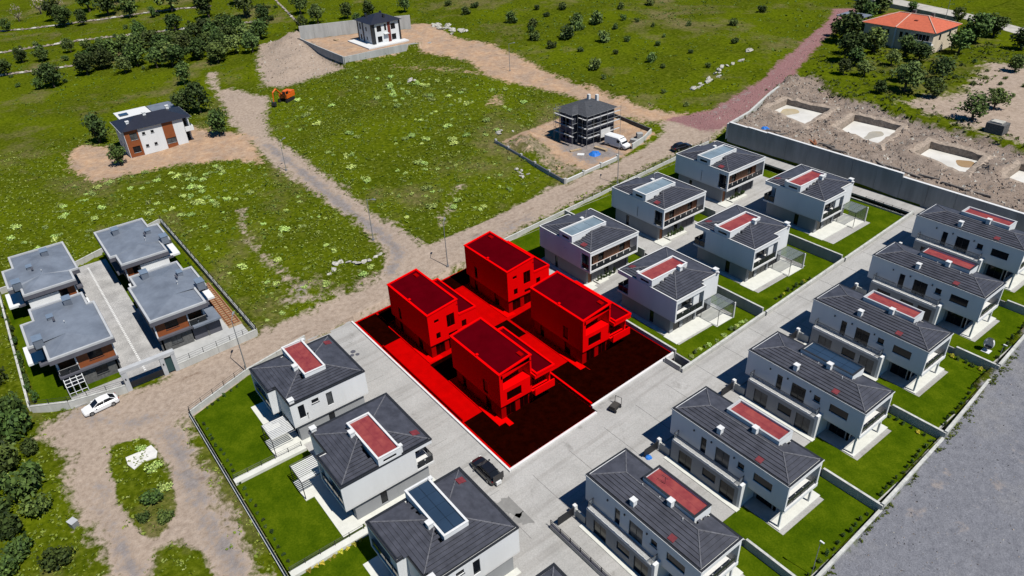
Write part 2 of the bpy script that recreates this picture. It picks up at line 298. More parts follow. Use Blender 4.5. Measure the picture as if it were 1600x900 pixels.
msk['orange'] = np.maximum.reduce([zone(TOPD, X, Y, 2.4), zone(APRON, X, Y, 2.4), zone(TOPC, X, Y, 1)*.9, zone(SCAF, X, Y, .6)*.9*(1-np.clip(zone([(-127,89),(-100,86),(-99.5,95),(-110,94.5),(-117,97.5),(-125,96)], X, Y, 1.6), 0, 1)*.8), track([(-196,104),(-180,112),(-168,117)], 1.0, X, Y, 3)*.7, track([(-150,108),(-147,105)], 1.5, X, Y, 2)*.8])
lotz = zone(LOT, X, Y, .9)
msk['grey'] = np.maximum.reduce([lotz, zone([(-300,-300),(-299,-300),(-299,-299)], X, Y)])
msk['ash'] = np.maximum.reduce([track([(-170,53),(-150,52.5),(-133,51.8),(-112,51.4),(-101,50.0),(-97.5,46)], .9, X, Y, 1.0)*.9, track([(-84,5.2),(-72,4.6),(-55,4.4),(-40,4)], 1.1, X, Y, 1.6)*.75, track([(-95,-4),(-90,0),(-88,4)], 1.2, X, Y, 2)*.6, track([(-80,-4.6),(-70,-4.4),(-62,-4)], .8, X, Y, 1.4)*.6, track([(-101,29),(-104,33)], .5, X, Y, 2)*.6, zone([(-97,62),(-92.5,62),(-93,76),(-96,76)], X, Y, 2)*.5]+[track(l_, .25, X, Y, 1.3)*.52 for l_ in ([(-12,40),(-13.5,60),(-14,80),(-17,105)], [(-10.2,40),(-11.7,60),(-12.2,80),(-15.2,105)], [(-6,45),(-5,70),(-9,110)], [(-16.5,62),(-17,66),(-16.8,70)])]+[track([(-101,133),(-104,150),(-108,168),(-118,200)], .5, X, Y, 1.6)*.5])
msk['ash'] = np.maximum(msk['ash'], zone([(-112,97.5),(-103,97),(-102,104),(-110,106),(-116,101)], X, Y, 2.5)*1.1)
msk['rut'] = np.maximum.reduce([track(l_, .12, X, Y, .5)*.62 for l_ in ([(-93.2,8),(-93.6,20),(-93.6,34),(-95,46),(-97,60),(-97.4,80),(-96.8,100),(-97.5,112)], [(-91.6,10),(-91.9,22),(-92.2,36),(-93.6,46),(-95.4,60),(-95.8,80),(-95.2,100),(-96,114)], [(-75,-5),(-66,-4.7),(-50,-4.6)], [(-76,5.6),(-64,5.4),(-50,5.4)], [(-126,121.5),(-150,122),(-180,127),(-205,127)], [(-126,123.5),(-150,124),(-180,130),(-205,129)], [(-100.5,108),(-103,113),(-106,120)])])
msk['pink'] = zone(PINK, X, Y, 1.2)*.95
msk['rubble'] = np.maximum(zone(PLATP, X, Y, 1.0), track([(-262,100),(-240,92),(-220,82)], 2, X, Y, 4)*.5)
msk['dry'] = np.maximum.reduce([track([(-108,31),(-100,38),(-98,44)], 2, X, Y, 3)*.6, zone([(-126,91),(-101,88),(-100.5,96),(-112,97),(-122,98)], X, Y, 2)*.6, track([(-148,125.5),(-128,125.5),(-108,127.5)], .8, X, Y, 1.4)*.5, track([(-18.4,36),(-19.8,75),(-22,104)], .9, X, Y, 1.1)*.45, track([(-288,38),(-286,60),(-283,90)], .8, X, Y, 3)*.45])
Z = T0v(X, Y)
fld = np.zeros(X.shape)
for i in range(X.shape[0]):
    for j in range(X.shape[1]):
        a, b = X[i, j], Y[i, j]
        if -420 < a < 60 and -60 < b < 330: fld[i, j] = noise.fractal((a*.05, b*.05, 3.1), 1.0, 2.0, 4)*.32+noise.fractal((a*.35, b*.35, 7.7), 1.0, 2.0, 3)*.09
flat = np.clip(np.maximum(msk['soil'], msk['grey']), 0, 1)
Z = Z+fld*(1-.75*flat)
pl = inside(PLATP, X, Y)
rb = np.array([[noise.fractal((a*.22, b*.22, 1.3), 1.0, 2.0, 4) if (-110 < a < 60 and 120 < b < 165) else 0 for b in GB] for a in GA])
rb2 = np.array([[noise.fractal((a*.9, b*.9, 4.3), 1.0, 2.0, 3) if (-110 < a < 60 and 120 < b < 165) else 0 for b in GB] for a in GA])
Z = np.where(pl, np.maximum(Z, PLAT-.2)+.75*np.abs(rb)+.35*np.abs(rb2), Z)
# cut bank above the excavation and the higher orchard behind it
bank = np.clip((Y-149)/10, 0, 1)*((X > -98) & (Y > 147))*(Y < 320)
Z = np.where((X > -97) & (Y >= 147) & ~pl, np.maximum(Z, PLAT+1.1), Z)
for p_ in PITS:
    d = sdist(p_, X, Y); Z = np.where(d < 1.1, PLAT-2.6, Z); Z = np.where((d >= 1.1) & (d < 3.0), Z+.25*(1-np.abs(d-1.4)/1.4).clip(0, 1), Z)
# raised bank beside the hill track, mound under the first villa's apron, cuttings
Z += .9*track([(-150,128.5),(-128,128.5),(-110,129),(-104,133)], .4, X, Y, 1.6)
Z += .8*np.exp(-((X+118)**2/18+(Y-93)**2/12))+.9*np.exp(-((X+97.5)**2/26+(Y-128)**2/10))
for hx_, hy_, hr_, hh_ in ((-121,94,3,1.3),(-117,92,2.4,1.0),(-113,91.5,2.0,.7),(-123.5,97,2.2,.9),(-104,113.5,1.6,.6),(-240,88,5,1.6),(-228,84,4,1.3),(-218,80,3.5,1.2),(-248,95,5,1.8),(-93,126,2.4,.8),(-96,156,3,1.6),(-91,150,2.6,1.1),(-60,127.5,2.2,.8),(-76,127,2.0,.7),(-58,135,1.8,.9),(-75,137,1.6,.8),(-43,135,1.6,.9),(-84,148,2.4,.8)):
    Z += hh_*np.exp(-((X-hx_)**2+(Y-hy_)**2)/(hr_**2))*(1+.35*np.sin(X*1.9+Y*2.3))
for e in ESTATE:
    Z = np.where(sdist(e, X, Y) < -.1, Z-3.2, Z)
Z += 2.2*np.exp(-((X+236)**2/160+(Y-90)**2/40))+1.6*np.exp(-((X+246)**2/90+(Y-97)**2/60))+1.2*np.exp(-((X+222)**2/90+(Y-131)**2/30))
Z = np.where(sdist(TOPC, X, Y) < .3, 7.0, Z)
COMP = [(-99.9,-8.2),(-97.3,-4),(-95.9,3.1),(-96.8,21.8),(-146.8,21.4),(-138.8,3.4),(-138.2,-7.6)]
Z = np.where(sdist(COMP, X, Y) < .5, -.25, Z)
for hx_ in ((-199, -187, 25, 43, .25), (-121, -108, 99, 113, 4.3)):
    Z = np.where((X > hx_[0]) & (X < hx_[1]) & (Y > hx_[2]) & (Y < hx_[3]), np.minimum(Z, hx_[4]), Z)
nA, nB = X.shape
idx = np.arange(nA*nB).reshape(nA, nB)
V = np.stack([X, Y, Z], -1).reshape(-1, 3)
Q = np.stack([idx[:-1, :-1], idx[1:, :-1], idx[1:, 1:], idx[:-1, 1:]], -1).reshape(-1, 4)
fx, fy = (X[:-1, :-1]+X[1:, 1:])/2, (Y[:-1, :-1]+Y[1:, 1:])/2
inroad = (inside(ROAD, fx, fy) & ~inside(ISL, fx, fy) & ~inside(ISL2, fx, fy))
cls = np.zeros(fx.shape, int)
cls[inroad] = 1; cls[inside(TOPD, fx, fy) & ~inroad] = 2; cls[inside(PINK, fx, fy) & ~inroad] = 3; cls[inside(LOT, fx, fy)] = 4; cls[inside(PLATP, fx, fy)] = 5
cls = cls.reshape(-1)
for k, (nm, lb) in enumerate([('ground', 'weedy green open ground around the housing estate'), ('dirt_road', 'pale brown dirt road forking past the walled estate'), ('hill_track', 'orange earth track running to the white villa at the top'),
                              ('rubble_track', 'pinkish crushed rubble track climbing beside the excavation'), ('gravel_lot', 'grey gravel lot beyond the outer garden wall'), ('excavated_plateau', 'rubble strewn building plot above the concrete retaining wall')]):
    q = Q[cls == k]; u, inv = np.unique(q, return_inverse=True)
    me = bpy.data.meshes.new(nm); me.from_pydata(V[u].tolist(), [], inv.reshape(-1, 4).tolist()); me.materials.append(M_ter)
    for a_ in ('dry', 'soil', 'ash', 'orange', 'rut', 'grey', 'pink', 'rubble'):
        at = me.attributes.new(a_, 'FLOAT', 'POINT'); at.data.foreach_set('value', msk[a_].reshape(-1)[u].astype(np.float32))
    me.polygons.foreach_set('use_smooth', [True]*len(me.polygons)); me.update()
    struct(link(nm, me), lb)
_ga, _gb = GA, GB
def gz(a, b):
    i = int(np.clip(np.searchsorted(_ga, a)-1, 0, nA-2)); j = int(np.clip(np.searchsorted(_gb, b)-1, 0, nB-2))
    s, t = (a-_ga[i])/(_ga[i+1]-_ga[i]), (b-_gb[j])/(_gb[j+1]-_gb[j])
    return float((Z[i, j]*(1-s)+Z[i+1, j]*s)*(1-t)+(Z[i, j+1]*(1-s)+Z[i+1, j+1]*s)*t)
def mval(nm, a, b):
    i = int(np.clip(np.searchsorted(_ga, a), 0, nA-1)); j = int(np.clip(np.searchsorted(_gb, b), 0, nB-1)); return float(msk[nm][i, j])
# ------------------------------------------------------------------ estate sheets
def sheet(name, a0, a1, b0, b1, off, m, label, th=.3, z=None):
    mb = MB()
    if z is not None: mb.box(a0, a1, b0, b1, z-th, z)
    else:
        bs = [b0]+[k for k in (32, 122) if b0 < k < b1]+[b1]
        for p_, q_ in zip(bs, bs[1:]):
            zp, zq = T0(0, p_)+off, T0(0, q_)+off
            mb.add([(a0, p_, zp-th), (a1, p_, zp-th), (a1, q_, zq-th), (a0, q_, zq-th), (a0, p_, zp), (a1, p_, zp), (a1, q_, zq), (a0, q_, zq)], [(0, 3, 2, 1), (4, 5, 6, 7), (0, 1, 5, 4), (1, 2, 6, 5), (2, 3, 7, 6), (3, 0, 4, 7)])
    return struct(mb.build(name, m), label)
sheet('estate_road', -47.3, -40.6, 27.3, 122.4, .02, M_road, 'wide concrete estate road between the two house rows')
sheet('estate_road', -90.2, -47.3, 27.3, 34.35, .024, M_road, 'concrete side road below the red houses')
sheet('estate_road', -49.7, -47.304, 34.354, 61.55, .022, M_road, 'concrete strip of estate road along the red plot')
sheet('estate_road', -40.6, -18.2, 24, 33.3, .024, M_road, 'concrete yard at the bottom edge of the estate')
sheet('estate_road', -70.3, -64.6, 63.8, 119.5, .028, M_road, 'concrete lane between the two upper rows of houses')
sheet('estate_road', -90.6, -47.3, 119.5, 122.3, .016, M_road, 'concrete strip at the foot of the retaining wall')
sheet('estate_road', -40.6, -22, 119.6, 122.3, .016, M_road, 'concrete strip behind the farthest long house')
R_A = [-39.0, -39.5, -40.0, -40.6, -41.0, -42.4]; R_B = [36.7, 50.35, 64.6, 78.85, 93.5, 107.9]; R_Z = [.35, 1.15, 2.0, 2.9, 3.8, 4.65]
R_L = [33.3, 46.6, 60.2, 74.5, 90.0, 104.4, 119.6]; R_O = [-18.35, -18.5, -19.0, -19.7, -20.9, -21.9, -23.0]
for i in range(6):
    xe = (R_O[i]+R_O[i+1])/2
    sheet('house_lot', -40.6 if i < 4 else -42.6, xe-.3, R_L[i]+.004, R_L[i+1]-.004, 0, M_road, 'concrete paved lot of long house number %d counted from the bottom right corner' % (i+1), 2.2, R_Z[i])
    mb = MB(); z = R_Z[i]+.05; b0, b1 = R_L[i]+.15, R_L[i+1]-.15; xs = R_A[i]+10.8
    if i == 0: b0 = 35.6
    yh = R_B[i]
    mb.box(R_A[i]+15.8, xe-.45, b0, b1, z-.2, z); mb.box(xs, R_A[i]+15.8, yh+7.1, b1, z-.2, z); mb.box(xs, R_A[i]+15.8, b0, yh-.25, z-.2, z)
    struct(mb.build('lawn', M_lawn), 'mown green lawn of long house number %d counted from the bottom right corner' % (i+1))
U_L = [63.8, 79.4, 97.2, 119.5]; U_Z = [2.1, 3.2, 4.25]; M_L = [61.6, 79.4, 99.1, 119.5]; M_Z = [2.1, 3.2, 4.3]
for i in range(3):
    sheet('house_lot', -91.1, -70.304, U_L[i]+.004, U_L[i+1]-.004, 0, M_road, 'paved lot of upper row house %d beside the dirt road' % (i+1), 2.6, U_Z[i])
    sheet('house_lot', -64.6, -47.75, (M_L[i] if i else 63.9)+.004, M_L[i+1]-.004, 0, M_road, 'paved lot of middle row house %d beside the estate road' % (i+1), 2.6, M_Z[i])
    z = U_Z[i]+.05
    mb = MB().box(-90.8, -82.6, U_L[i]+.2, U_L[i+1]-.2, z-.2, z).box(-82.6, -71.5, U_L[i+1]-3.0, U_L[i+1]-.2, z-.2, z)
    struct(mb.build('lawn', M_lawn), 'narrow green lawn behind upper row house %d' % (i+1))
    z = M_Z[i]+.05; b0 = (M_L[i] if i else 63.9)+.2
    mb = MB().box(-51.4, -47.9, b0, M_L[i+1]-.2, z-.2, z).box(-63, -51.4, b0, [65.6, 83.0, 102.3][i], z-.2, z).box(-63, -51.4, [77.2, 95.0, 113.4][i], M_L[i+1]-.2, z-.2, z)
    struct(mb.build('lawn', M_lawn), 'green garden lawn of middle row house %d' % (i+1))
# left column gardens
for i, (a0, a1, b0) in enumerate([(-84.2, -69.5, 8.6), (-68.5, -53.2, 8.6), (-52.2, -37, 8.6), (-36, -20, 8.6)]):
    poly = [(a0, b0), (a1, b0), (a1, 17.6), (a0, 17.6)] if i else [(-84.2, 8.6), (a1, 8.6), (a1, 17.6), (-80.2, 17.6), (-80.2, 27.2), (-88.9, 27.2), (-87.7, 17.2)]
    struct(MB().prism(poly, -.3, .06).build('lawn', M_lawn), 'mown lawn %d of the left garden column, counted from the dirt road fork' % (i+1))
struct(MB().box(-80.2, -20, 17.604, 27.296, -.3, .02).build('forecourt', M_road), 'concrete forecourt under the left column of houses')
for i, a in enumerate((-69.0, -52.7, -36.5)):
    o = MB().box(a-.45, a+.45, 8.6, 17.5, -.3, .42).build('garden_wall', M_slab); tag(o, 'broad pale dividing wall between left column gardens, %s' % ('upper one', 'lower one', 'at the bottom edge')[i], 'wall', 'pale walls between the left gardens')
# red plot
sheet('red_tinted_plot', -89.3, -49.75, 34.6, 48.45, .03, RD['drive'], 'red tinted paved ground around the two nearer red tinted houses', 1.2)
sheet('red_tinted_plot', -89.3, -50.9, 48.454, 63.85, .03, RD['drive'], 'red tinted paved ground around the two farther red tinted houses', 1.2)
sheet('estate_road', -50.55, -49.704, 48.6, 61.55, .02, M_road, 'narrow concrete edge strip beside the far red kerb')
for k, (a0, a1, b0, b1, lb) in enumerate([(-88.9, -80.8, 35.0, 38.3, 'left of the drive'), (-59.8, -49.95, 35.0, 48.5, 'in front of the nearest red tinted house'), (-59.5, -51.1, 48.9, 63.6, 'in front of the right red tinted house'), (-88.9, -85.4, 38.6, 63.4, 'along the dirt road'), (-73, -68.4, 47.6, 52, 'between the red houses'), (-72.4, -67.8, 37.9, 46, 'behind the nearest red house'), (-85, -60, 61.6, 63.5, 'along the wall towards the upper row')]):
    sheet('red_tinted_lawn', a0, a1, b0, b1, .07, RD['lawn'], 'dark red tinted turf '+lb, .06)
# ------------------------------------------------------------------ house helpers
def window(root, ax, pos, out, u0, u1, z0, z1, n=1, mir=None, fm=None, gm=None, name='window', inset=.1, sill=False):
    fm = fm or M_dark; gm = gm or M_glass
    f = sub(root, name, fm, mir); t = .055; p0 = pos-out*inset; p1 = p0-out*.07
    lo, hi = min(p0, p1), max(p0, p1)
    def bx(mb, a, b, c, d, l=lo, h=hi):
        if ax == 'x': mb.box(l, h, a, b, c, d)
        else: mb.box(a, b, l, h, c, d)
    bx(f, u0, u1, z0, z0+t); bx(f, u0, u1, z1-t, z1); bx(f, u0, u0+t, z0+t, z1-t); bx(f, u1-t, u1, z0+t, z1-t)
    for k in range(1, n):
        c = u0+(u1-u0)*k/n; bx(f, c-t/2, c+t/2, z0+t, z1-t)
    if sill:
        l2, h2 = sorted((pos+out*.06, p0)); bx(f, u0-.08, u1+.08, z0-.07, z0-.002, l2, h2)
    fo = f.done()
    c0 = p0-out*.025; l2, h2 = sorted((c0, c0-out*.02))
    for k in range(n):
        a = u0+(u1-u0)*k/n+t*.6; b = u0+(u1-u0)*(k+1)/n-t*.6
        g = sub(fo, 'pane', gm, mir); bx(g, a, b, z0+t*.8, z1-t*.8, l2, h2); g.done()
    return fo
def railing(root, pts, z, h, step=1.1, mir=None, gm=None, post=.02, name='railing', glass=True):
    gm = gm or M_rail; rl = sub(root, name, M_dark, mir); segs = []
    for (x0, y0), (x1, y1) in zip(pts, pts[1:]):
        L = math.hypot(x1-x0, y1-y0); n = max(1, round(L/step)); segs.append((x0, y0, x1, y1, n))
        rl.bar((x0, y0, z+h), (x1, y1, z+h), .045)
        if not glass: rl.bar((x0, y0, z+h*.5), (x1, y1, z+h*.5), .015); rl.bar((x0, y0, z+.12), (x1, y1, z+.12), .015)
        for k in range(n+1):
            t = k/n; rl.bar((x0+(x1-x0)*t, y0+(y1-y0)*t, z), (x0+(x1-x0)*t, y0+(y1-y0)*t, z+h), post)
    ro = rl.done()
    if glass:
        for x0, y0, x1, y1, n in segs:
            for k in range(n):
                a, b = (k+.06)/n, (k+.94)/n; ax, ay, bx_, by = x0+(x1-x0)*a, y0+(y1-y0)*a, x0+(x1-x0)*b, y0+(y1-y0)*b
                dx, dy = (y1-y0), -(x1-x0); l = math.hypot(dx, dy); dx *= .008/l; dy *= .008/l
                g = sub(ro, 'glass_panel', gm, mir); g.prism([(ax-dx, ay-dy), (bx_-dx, by-dy), (bx_+dx, by+dy), (ax+dx, ay+dy)], z+.08, z+h-.05); g.done()
    return ro
def hip_roof(root, x0, x1, y0, y1, z, pitch, mir=None, notch=None, skip=None, c=.36, seed=0):
    """stepped metal tile courses on four hip planes; notch/skip are rectangles without roof"""
    rnd = random.Random(seed); W, D = x1-x0, y1-y0; half = min(W, D)/2
    def ok(x, y):
        for r_ in (notch, skip):
            if r_ and r_[0] < x < r_[1] and r_[2] < y < r_[3]: return False
        return True
    def plane(P, L):
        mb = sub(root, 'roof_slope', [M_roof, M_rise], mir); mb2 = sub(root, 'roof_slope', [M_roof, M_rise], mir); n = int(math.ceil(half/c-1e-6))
        sx, sy = ((skip[0]+skip[1])/2, (skip[2]+skip[3])/2) if skip else (1e9, 1e9)
        horiz = abs(P(1, 0, 0)[0]-P(0, 0, 0)[0]) > .5
        m0 = P(L/2, .05, 0); split = bool(skip) and (skip[0] < m0[0] < skip[1] if horiz else skip[2] < m0[1] < skip[3]) and not ok(*m0[:2])
        for k in range(n):
            d0, d1 = k*c, min((k+1)*c, half); u = d0; jog = rnd.random()*.9; first = True
            while u < L-d0-1e-6:
                e = min(L-d0, u+(jog if first and jog > .15 else 1.05)); first = False
                ua, ub = u, e; u = e
                if not ok(*P((ua+ub)/2, (d0+d1)/2, 0)[:2]): continue
                ta, tb = max(ua, d1), min(ub, L-d1)
                if tb < ta:
                    if ub <= d1: ta = tb = ub if ub < L/2 else ta
                    if tb < ta: ta = tb = min(max((ua+ub)/2, d1), max(d1, L-d1))
                lift = .085+rnd.uniform(-.012, .012); za, zb = z+d0*pitch, z+d1*pitch
                vs = [P(ua, d0, za+lift), P(ub, d0, za+lift), P(tb, d1, zb+.004), P(ta, d1, zb+.004), P(ua, d0, za-.02), P(ub, d0, za-.02)]
                mid_ = P((ua+ub)/2, (d0+d1)/2, 0); tgt = mb2 if split and (mid_[0] > sx if horiz else mid_[1] > sy) else mb
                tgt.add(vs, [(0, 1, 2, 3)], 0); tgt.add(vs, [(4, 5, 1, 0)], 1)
        mb.done()
        if mb2.v: mb2.done()
    plane(lambda u, d, zz: (x0+u, y0+d, zz), W); plane(lambda u, d, zz: (x1-d, y0+u, zz), D)
    plane(lambda u, d, zz: (x1-u, y1-d, zz), W); plane(lambda u, d, zz: (x0+d, y1-u, zz), D)
    zr = z+half*pitch
    if W >= D: e1, e2 = (x0+half, (y0+y1)/2), (x1-half, (y0+y1)/2)
    else: e1, e2 = ((x0+x1)/2, y0+half), ((x0+x1)/2, y1-half)
    lines = [((x0, y0), e1), ((x0, y1), e1 if W >= D else e2), ((x1, y0), e2 if W >= D else e1), ((x1, y1), e2)]
    if math.dist(e1, e2) > .3: lines.append((e1, e2))
    for p, q in lines:
        zp = z if p != e1 else zr
        A = Vector((*p, zp+.05)); B = Vector((*q, zr+.05)); n = max(2, int((B-A).length/.45)); mb = sub(root, 'ridge_cap', M_ridge, mir); hit = False
        for k in range(n):
            a, b = A.lerp(B, k/n), A.lerp(B, (k+1)/n)
            if not ok(*((a+b)/2)[:2]): continue
            mb.bar(a, b+(b-a)*.1, .085, 0, 6, .06); hit = True
        if hit: mb.done()
    return zr
def parapet(root, poly, z0, z1, th, m, mir=None, name='parapet'):
    """low upstand along a closed right-angled polygon"""
    mb = sub(root, name, m, mir); n = len(poly); ar = sum(poly[i-1][0]*poly[i][1]-poly[i][0]*poly[i-1][1] for i in range(n))
    if ar < 0: poly = poly[::-1]
    ins = []
    for i in range(n):
        p, q, r_ = Vector(poly[i-1]), Vector(poly[i]), Vector(poly[(i+1) % n]); d1, d2 = (q-p).normalized(), (r_-q).normalized()
        n1, n2 = Vector((-d1.y, d1.x)), Vector((-d2.y, d2.x)); k = n1+n2; ins.append(tuple(q+k*(th/(1+n1.dot(n2)))))
    for i in range(n):
        a, b, c_, d = poly[i], poly[(i+1) % n], ins[(i+1) % n], ins[i]
        vs = [(*a, z0), (*b, z0), (*c_, z0), (*d, z0), (*a, z1), (*b, z1), (*c_, z1), (*d, z1)]
        mb.add(vs, [(0, 3, 2, 1), (4, 5, 6, 7), (0, 1, 5, 4), (2, 3, 7, 6)])
    return mb.done()
def chimney(root, x, y, z, h=.75, s=.5, mir=None):
    c = sub(root, 'chimney', M_white, mir).box(x-s/2, x+s/2, y-s/2, y+s/2, z-.4, z+h*.7).done()
    sub(c, 'chimney_cap', M_cap, mir).box(x-s/2-.07, x+s/2+.07, y-s/2-.07, y+s/2+.07, z+h*.7+.06, z+h).box(x-s/2+.05, x+s/2-.05, y-s/2+.05, y+s/2-.05, z+h*.7, z+h*.7+.06).done()
def roofbox(root, x0, x1, y0, y1, z0, z1, solar, mir=None, holes=None, capm=None, panels=(2, 3), pm=None):
    t = .16; b = sub(root, 'roof_box', M_white, mir)
    b.wall('y', y0, -1, t, x0, x1, z0, z1, holes or []); b.wall('y', y1, 1, t, x0, x1, z0, z1)
    b.wall('x', x0, -1, t, y0+t, y1-t, z0, z1); b.wall('x', x1, 1, t, y0+t, y1-t, z0, z1); bo = b.done()
    cp = sub(bo, 'coping', capm or M_cap, mir)
    for q in ((x0-.04, x1+.04, y0-.04, y0+t+.03), (x0-.04, x1+.04, y1-t-.03, y1+.04), (x0-.04, x0+t+.03, y0+t+.03, y1-t-.03), (x1-t-.03, x1+.04, y0+t+.03, y1-t-.03)): cp.box(*q, z1+.002, z1+.06)
    cp.done()
    sub(bo, 'red_deck' if not solar else 'deck', M_red if not solar else M_dark, mir).box(x0+t, x1-t, y0+t, y1-t, z1-.4, z1-.22).done()
    if solar:
        nx, ny = panels; px, py = (x1-x0-2*t-.1)/nx, (y1-y0-2*t-.1)/ny
        for i in range(nx):
            for j in range(ny): sub(bo, 'solar_panel', pm or M_solar, mir).box(x0+t+.05+i*px+.02, x0+t+.05+(i+1)*px-.02, y0+t+.05+j*py+.02, y0+t+.05+(j+1)*py-.02, z1-.16, z1-.1).done()
    else:
        a = sub(bo, 'seam', mat('membrane_seam', (.2, .03, .035), .6, 0), mir)
        if x1-x0 > y1-y0: a.box(x0+t, x1-t, (y0+y1)/2-.015, (y0+y1)/2+.015, z1-.22, z1-.212)
        else: a.box((x0+x1)/2-.015, (x0+x1)/2+.015, y0+t, y1-t, z1-.22, z1-.212)
        a.done()
def skylight(root, x0, x1, y0, y1, z, sl=(0, 0), mir=None):
    mb = sub(root, 'roof_hatch', mat('faded_red_hatch', (.17, .028, .034), .6, .3, 2), mir); mb.add([(x0, y0, z), (x1, y0, z+sl[0]), (x1, y1, z+sl[0]+sl[1]), (x0, y1, z+sl[1]), (x0, y0, z+.12), (x1, y0, z+.12+sl[0]), (x1, y1, z+.12+sl[0]+sl[1]), (x0, y1, z+.12+sl[1])], [(0, 3, 2, 1), (4, 5, 6, 7), (0, 1, 5, 4), (1, 2, 6, 5), (2, 3, 7, 6), (3, 0, 4, 7)]); mb.done()
def parts(root, mir=None): return lambda name, m: sub(root, name, m, mir)
# ------------------------------------------------------------------ long houses of the right row
def long_house(i):
    a, b, z = R_A[i], R_B[i], R_Z[i]; L = 15.2; D = 5.8; solar = i == 2
    lab = ['nearest long white house at the bottom, red roof deck with an aerial', 'second long white house from the bottom right, red roof deck', 'long white house with blue solar panels on its roof box',
           'long white house just above the solar panelled one, red roof deck', 'fifth long white house from the bottom, red roof deck', 'farthest long white house under the retaining wall, cut by the right edge'][i]
    r = thing('long_house', lab, 'house', (a, b, z), 0, 'long houses in the right row'); P = parts(r)
    curt = [(M_glass, M_curtain), (M_glass, M_curtain), (M_curtain, M_glass), (M_curtain, M_glass), (M_glass, M_glass), (M_glass, M_glass)][i]
    gh = [(2.2, 4.1, .15, 2.25), (5.6, 7.4, 1.0, 2.2), (8.0, 9.9, .1, 2.3)]
    P('ground_wall', M_grey).wall('y', -.9, -1, .25, 1.1, 10.35, 0, 2.75, gh).wall('x', 1.1, -1, .25, -.65, D-.3, 0, 2.75).wall('y', D-.3, 1, .25, 1.1, 13.4, 0, 2.75).wall('y', 1.6, -1, .25, 10.6, 13.4, 0, 2.75, [(11, 13, 0.05, 2.3)]).wall('x', 13.4, 1, .25, 1.6, D-.3, 0, 2.75, [(2.2, 5, .05, 2.3)]).done()
    P('end_fin', M_white).box(10.352, 10.7, -.9, 1.6, 0, 3.35).done()
    for h in gh: window(r, 'y', -.9, -1, *h, 2 if h[2] < .5 else 1, gm=curt[0] if h[0] != 5.6 else M_glass)
    window(r, 'y', 1.6, -1, 11, 13, .05, 2.3, 2); window(r, 'x', 13.4, 1, 2.2, 5, .05, 2.3, 3)
    P('floor_slab', M_cap).box(0, L, 0, D, 2.752, 3.0).box(1.1, 10.35, -.9, -.002, 2.752, 3.0).done()
    uh = [(4.3, 5.05, 3.05, 5.3), (6.3, 8.15, 3.05, 5.3), (9.2, 10.0, 4.45, 5.3), (11.2, 13.45, 4.15, 5.3)]
    P('upper_wall', M_white).wall('y', 0, -1, .25, 0, L, 3.002, 6.3, uh).wall('y', D, 1, .25, 0, L, 3.002, 6.3).wall('x', 0, -1, .25, .25, D-.25, 3.002, 6.3, [(1.2, 2.2, 4.2, 5.3)]).wall('x', 13.9, 1, .25, .25, D-.25, 3.002, 6.05, [(.6, 5.2, 3.1, 5.4)]).box(L-.25, L, .25, D-.25, 5.75, 6.3).done()
    for h in uh: window(r, 'y', 0, -1, *h, 2 if h[0] == 6.3 else 1, gm=curt[1] if h[0] in (6.3,) else M_glass, sill=h[0] == 9.2)
    window(r, 'x', 0, -1, 1.2, 2.2, 4.2, 5.3); window(r, 'x', 13.9, 1, .6, 5.2, 3.1, 5.4, 3, gm=M_curtain)
    P('balcony_soffit', M_white).box(13.9, L-.25, .25, D-.25, 6.05, 6.3).done(); P('slab_edge', M_white).box(L+.002, L+.05, 0, D, 2.6, 3.05).done()
    P('blind', M_cap).box(L-.62, L-.55, 1.2, 3.6, 4.5, 5.7).done()
    railing(r, [(L-.12, .3), (L-.12, D-.3)], 3.0, 1.0, 1.3, gm=M_smoke)
    railing(r, [(1.25, -.05), (1.25, -.8), (10.2, -.8), (10.2, -.05)], 3.0, 1.0, 1.0)
    for x in (3.3, 5.7, 8.7): P('wall_lamp', M_dark).box(x-.07, x+.07, -.13, -.002, 5.35, 5.55).done()
    poly = [(-.06, -.06), (L+.06, -.06), (L+.06, D+.06), (-.06, D+.06)]
    parapet(r, poly, 6.302, 6.44, .22, M_dark, name='gutter'); P('eave_coping', M_cap).box(-.07, L+.07, -.1, -.062, 6.3, 6.45).box(L+.062, L+.1, -.06, D+.06, 6.3, 6.45).box(.2, .27, .25, D-.2, 6.442, 6.5).done()
    bx = (4.7, 11.4, 3.45, 5.85)
    hip_roof(r, .24, L-.24, .24, D-.24, 6.40, .26, None, None, (bx[0], bx[1], bx[2]+.1, bx[3]), .44, i)
    roofbox(r, *bx, 6.3, 7.55, solar, capm=M_vpar if i % 2 else M_dark, panels=(4, 2))
    chimney(r, 6.0, .8, 6.75, .6, .5); chimney(r, 8.7, 3.1, 7.2, .75, .5)
    skylight(r, 10.8, 11.5, .35, 1.0, 6.46, (0, .17))
    if i in (0, 2, 4):
        p = P('vent_pipe', M_cap)
        for x, y in ((5.2, 2.9), (7.4, 3.0), (10.6, 2.7)): p.bar((x, y, 6.9), (x, y, 7.35), .05, 0, 6)
        p.done()
    P('terrace', M_slab).box(14.0, L+.02, -.1, D+1.4, -.1, .12).box(.6, 10.9, -1.5, -.902, -.1, .1).done(); P('porch_floor', M_conc).box(10.7, 13.998, -.15, 1.6, -.1, .1).box(13.4, 13.998, 1.602, D+.6, -.1, .1).done()
    P('porch_post', M_white).box(14.75, 14.95, .15, .35, .12, 2.75).done(); P('porch_post', M_white).box(14.75, 14.95, D-.35, D-.15, .12, 2.75).done()
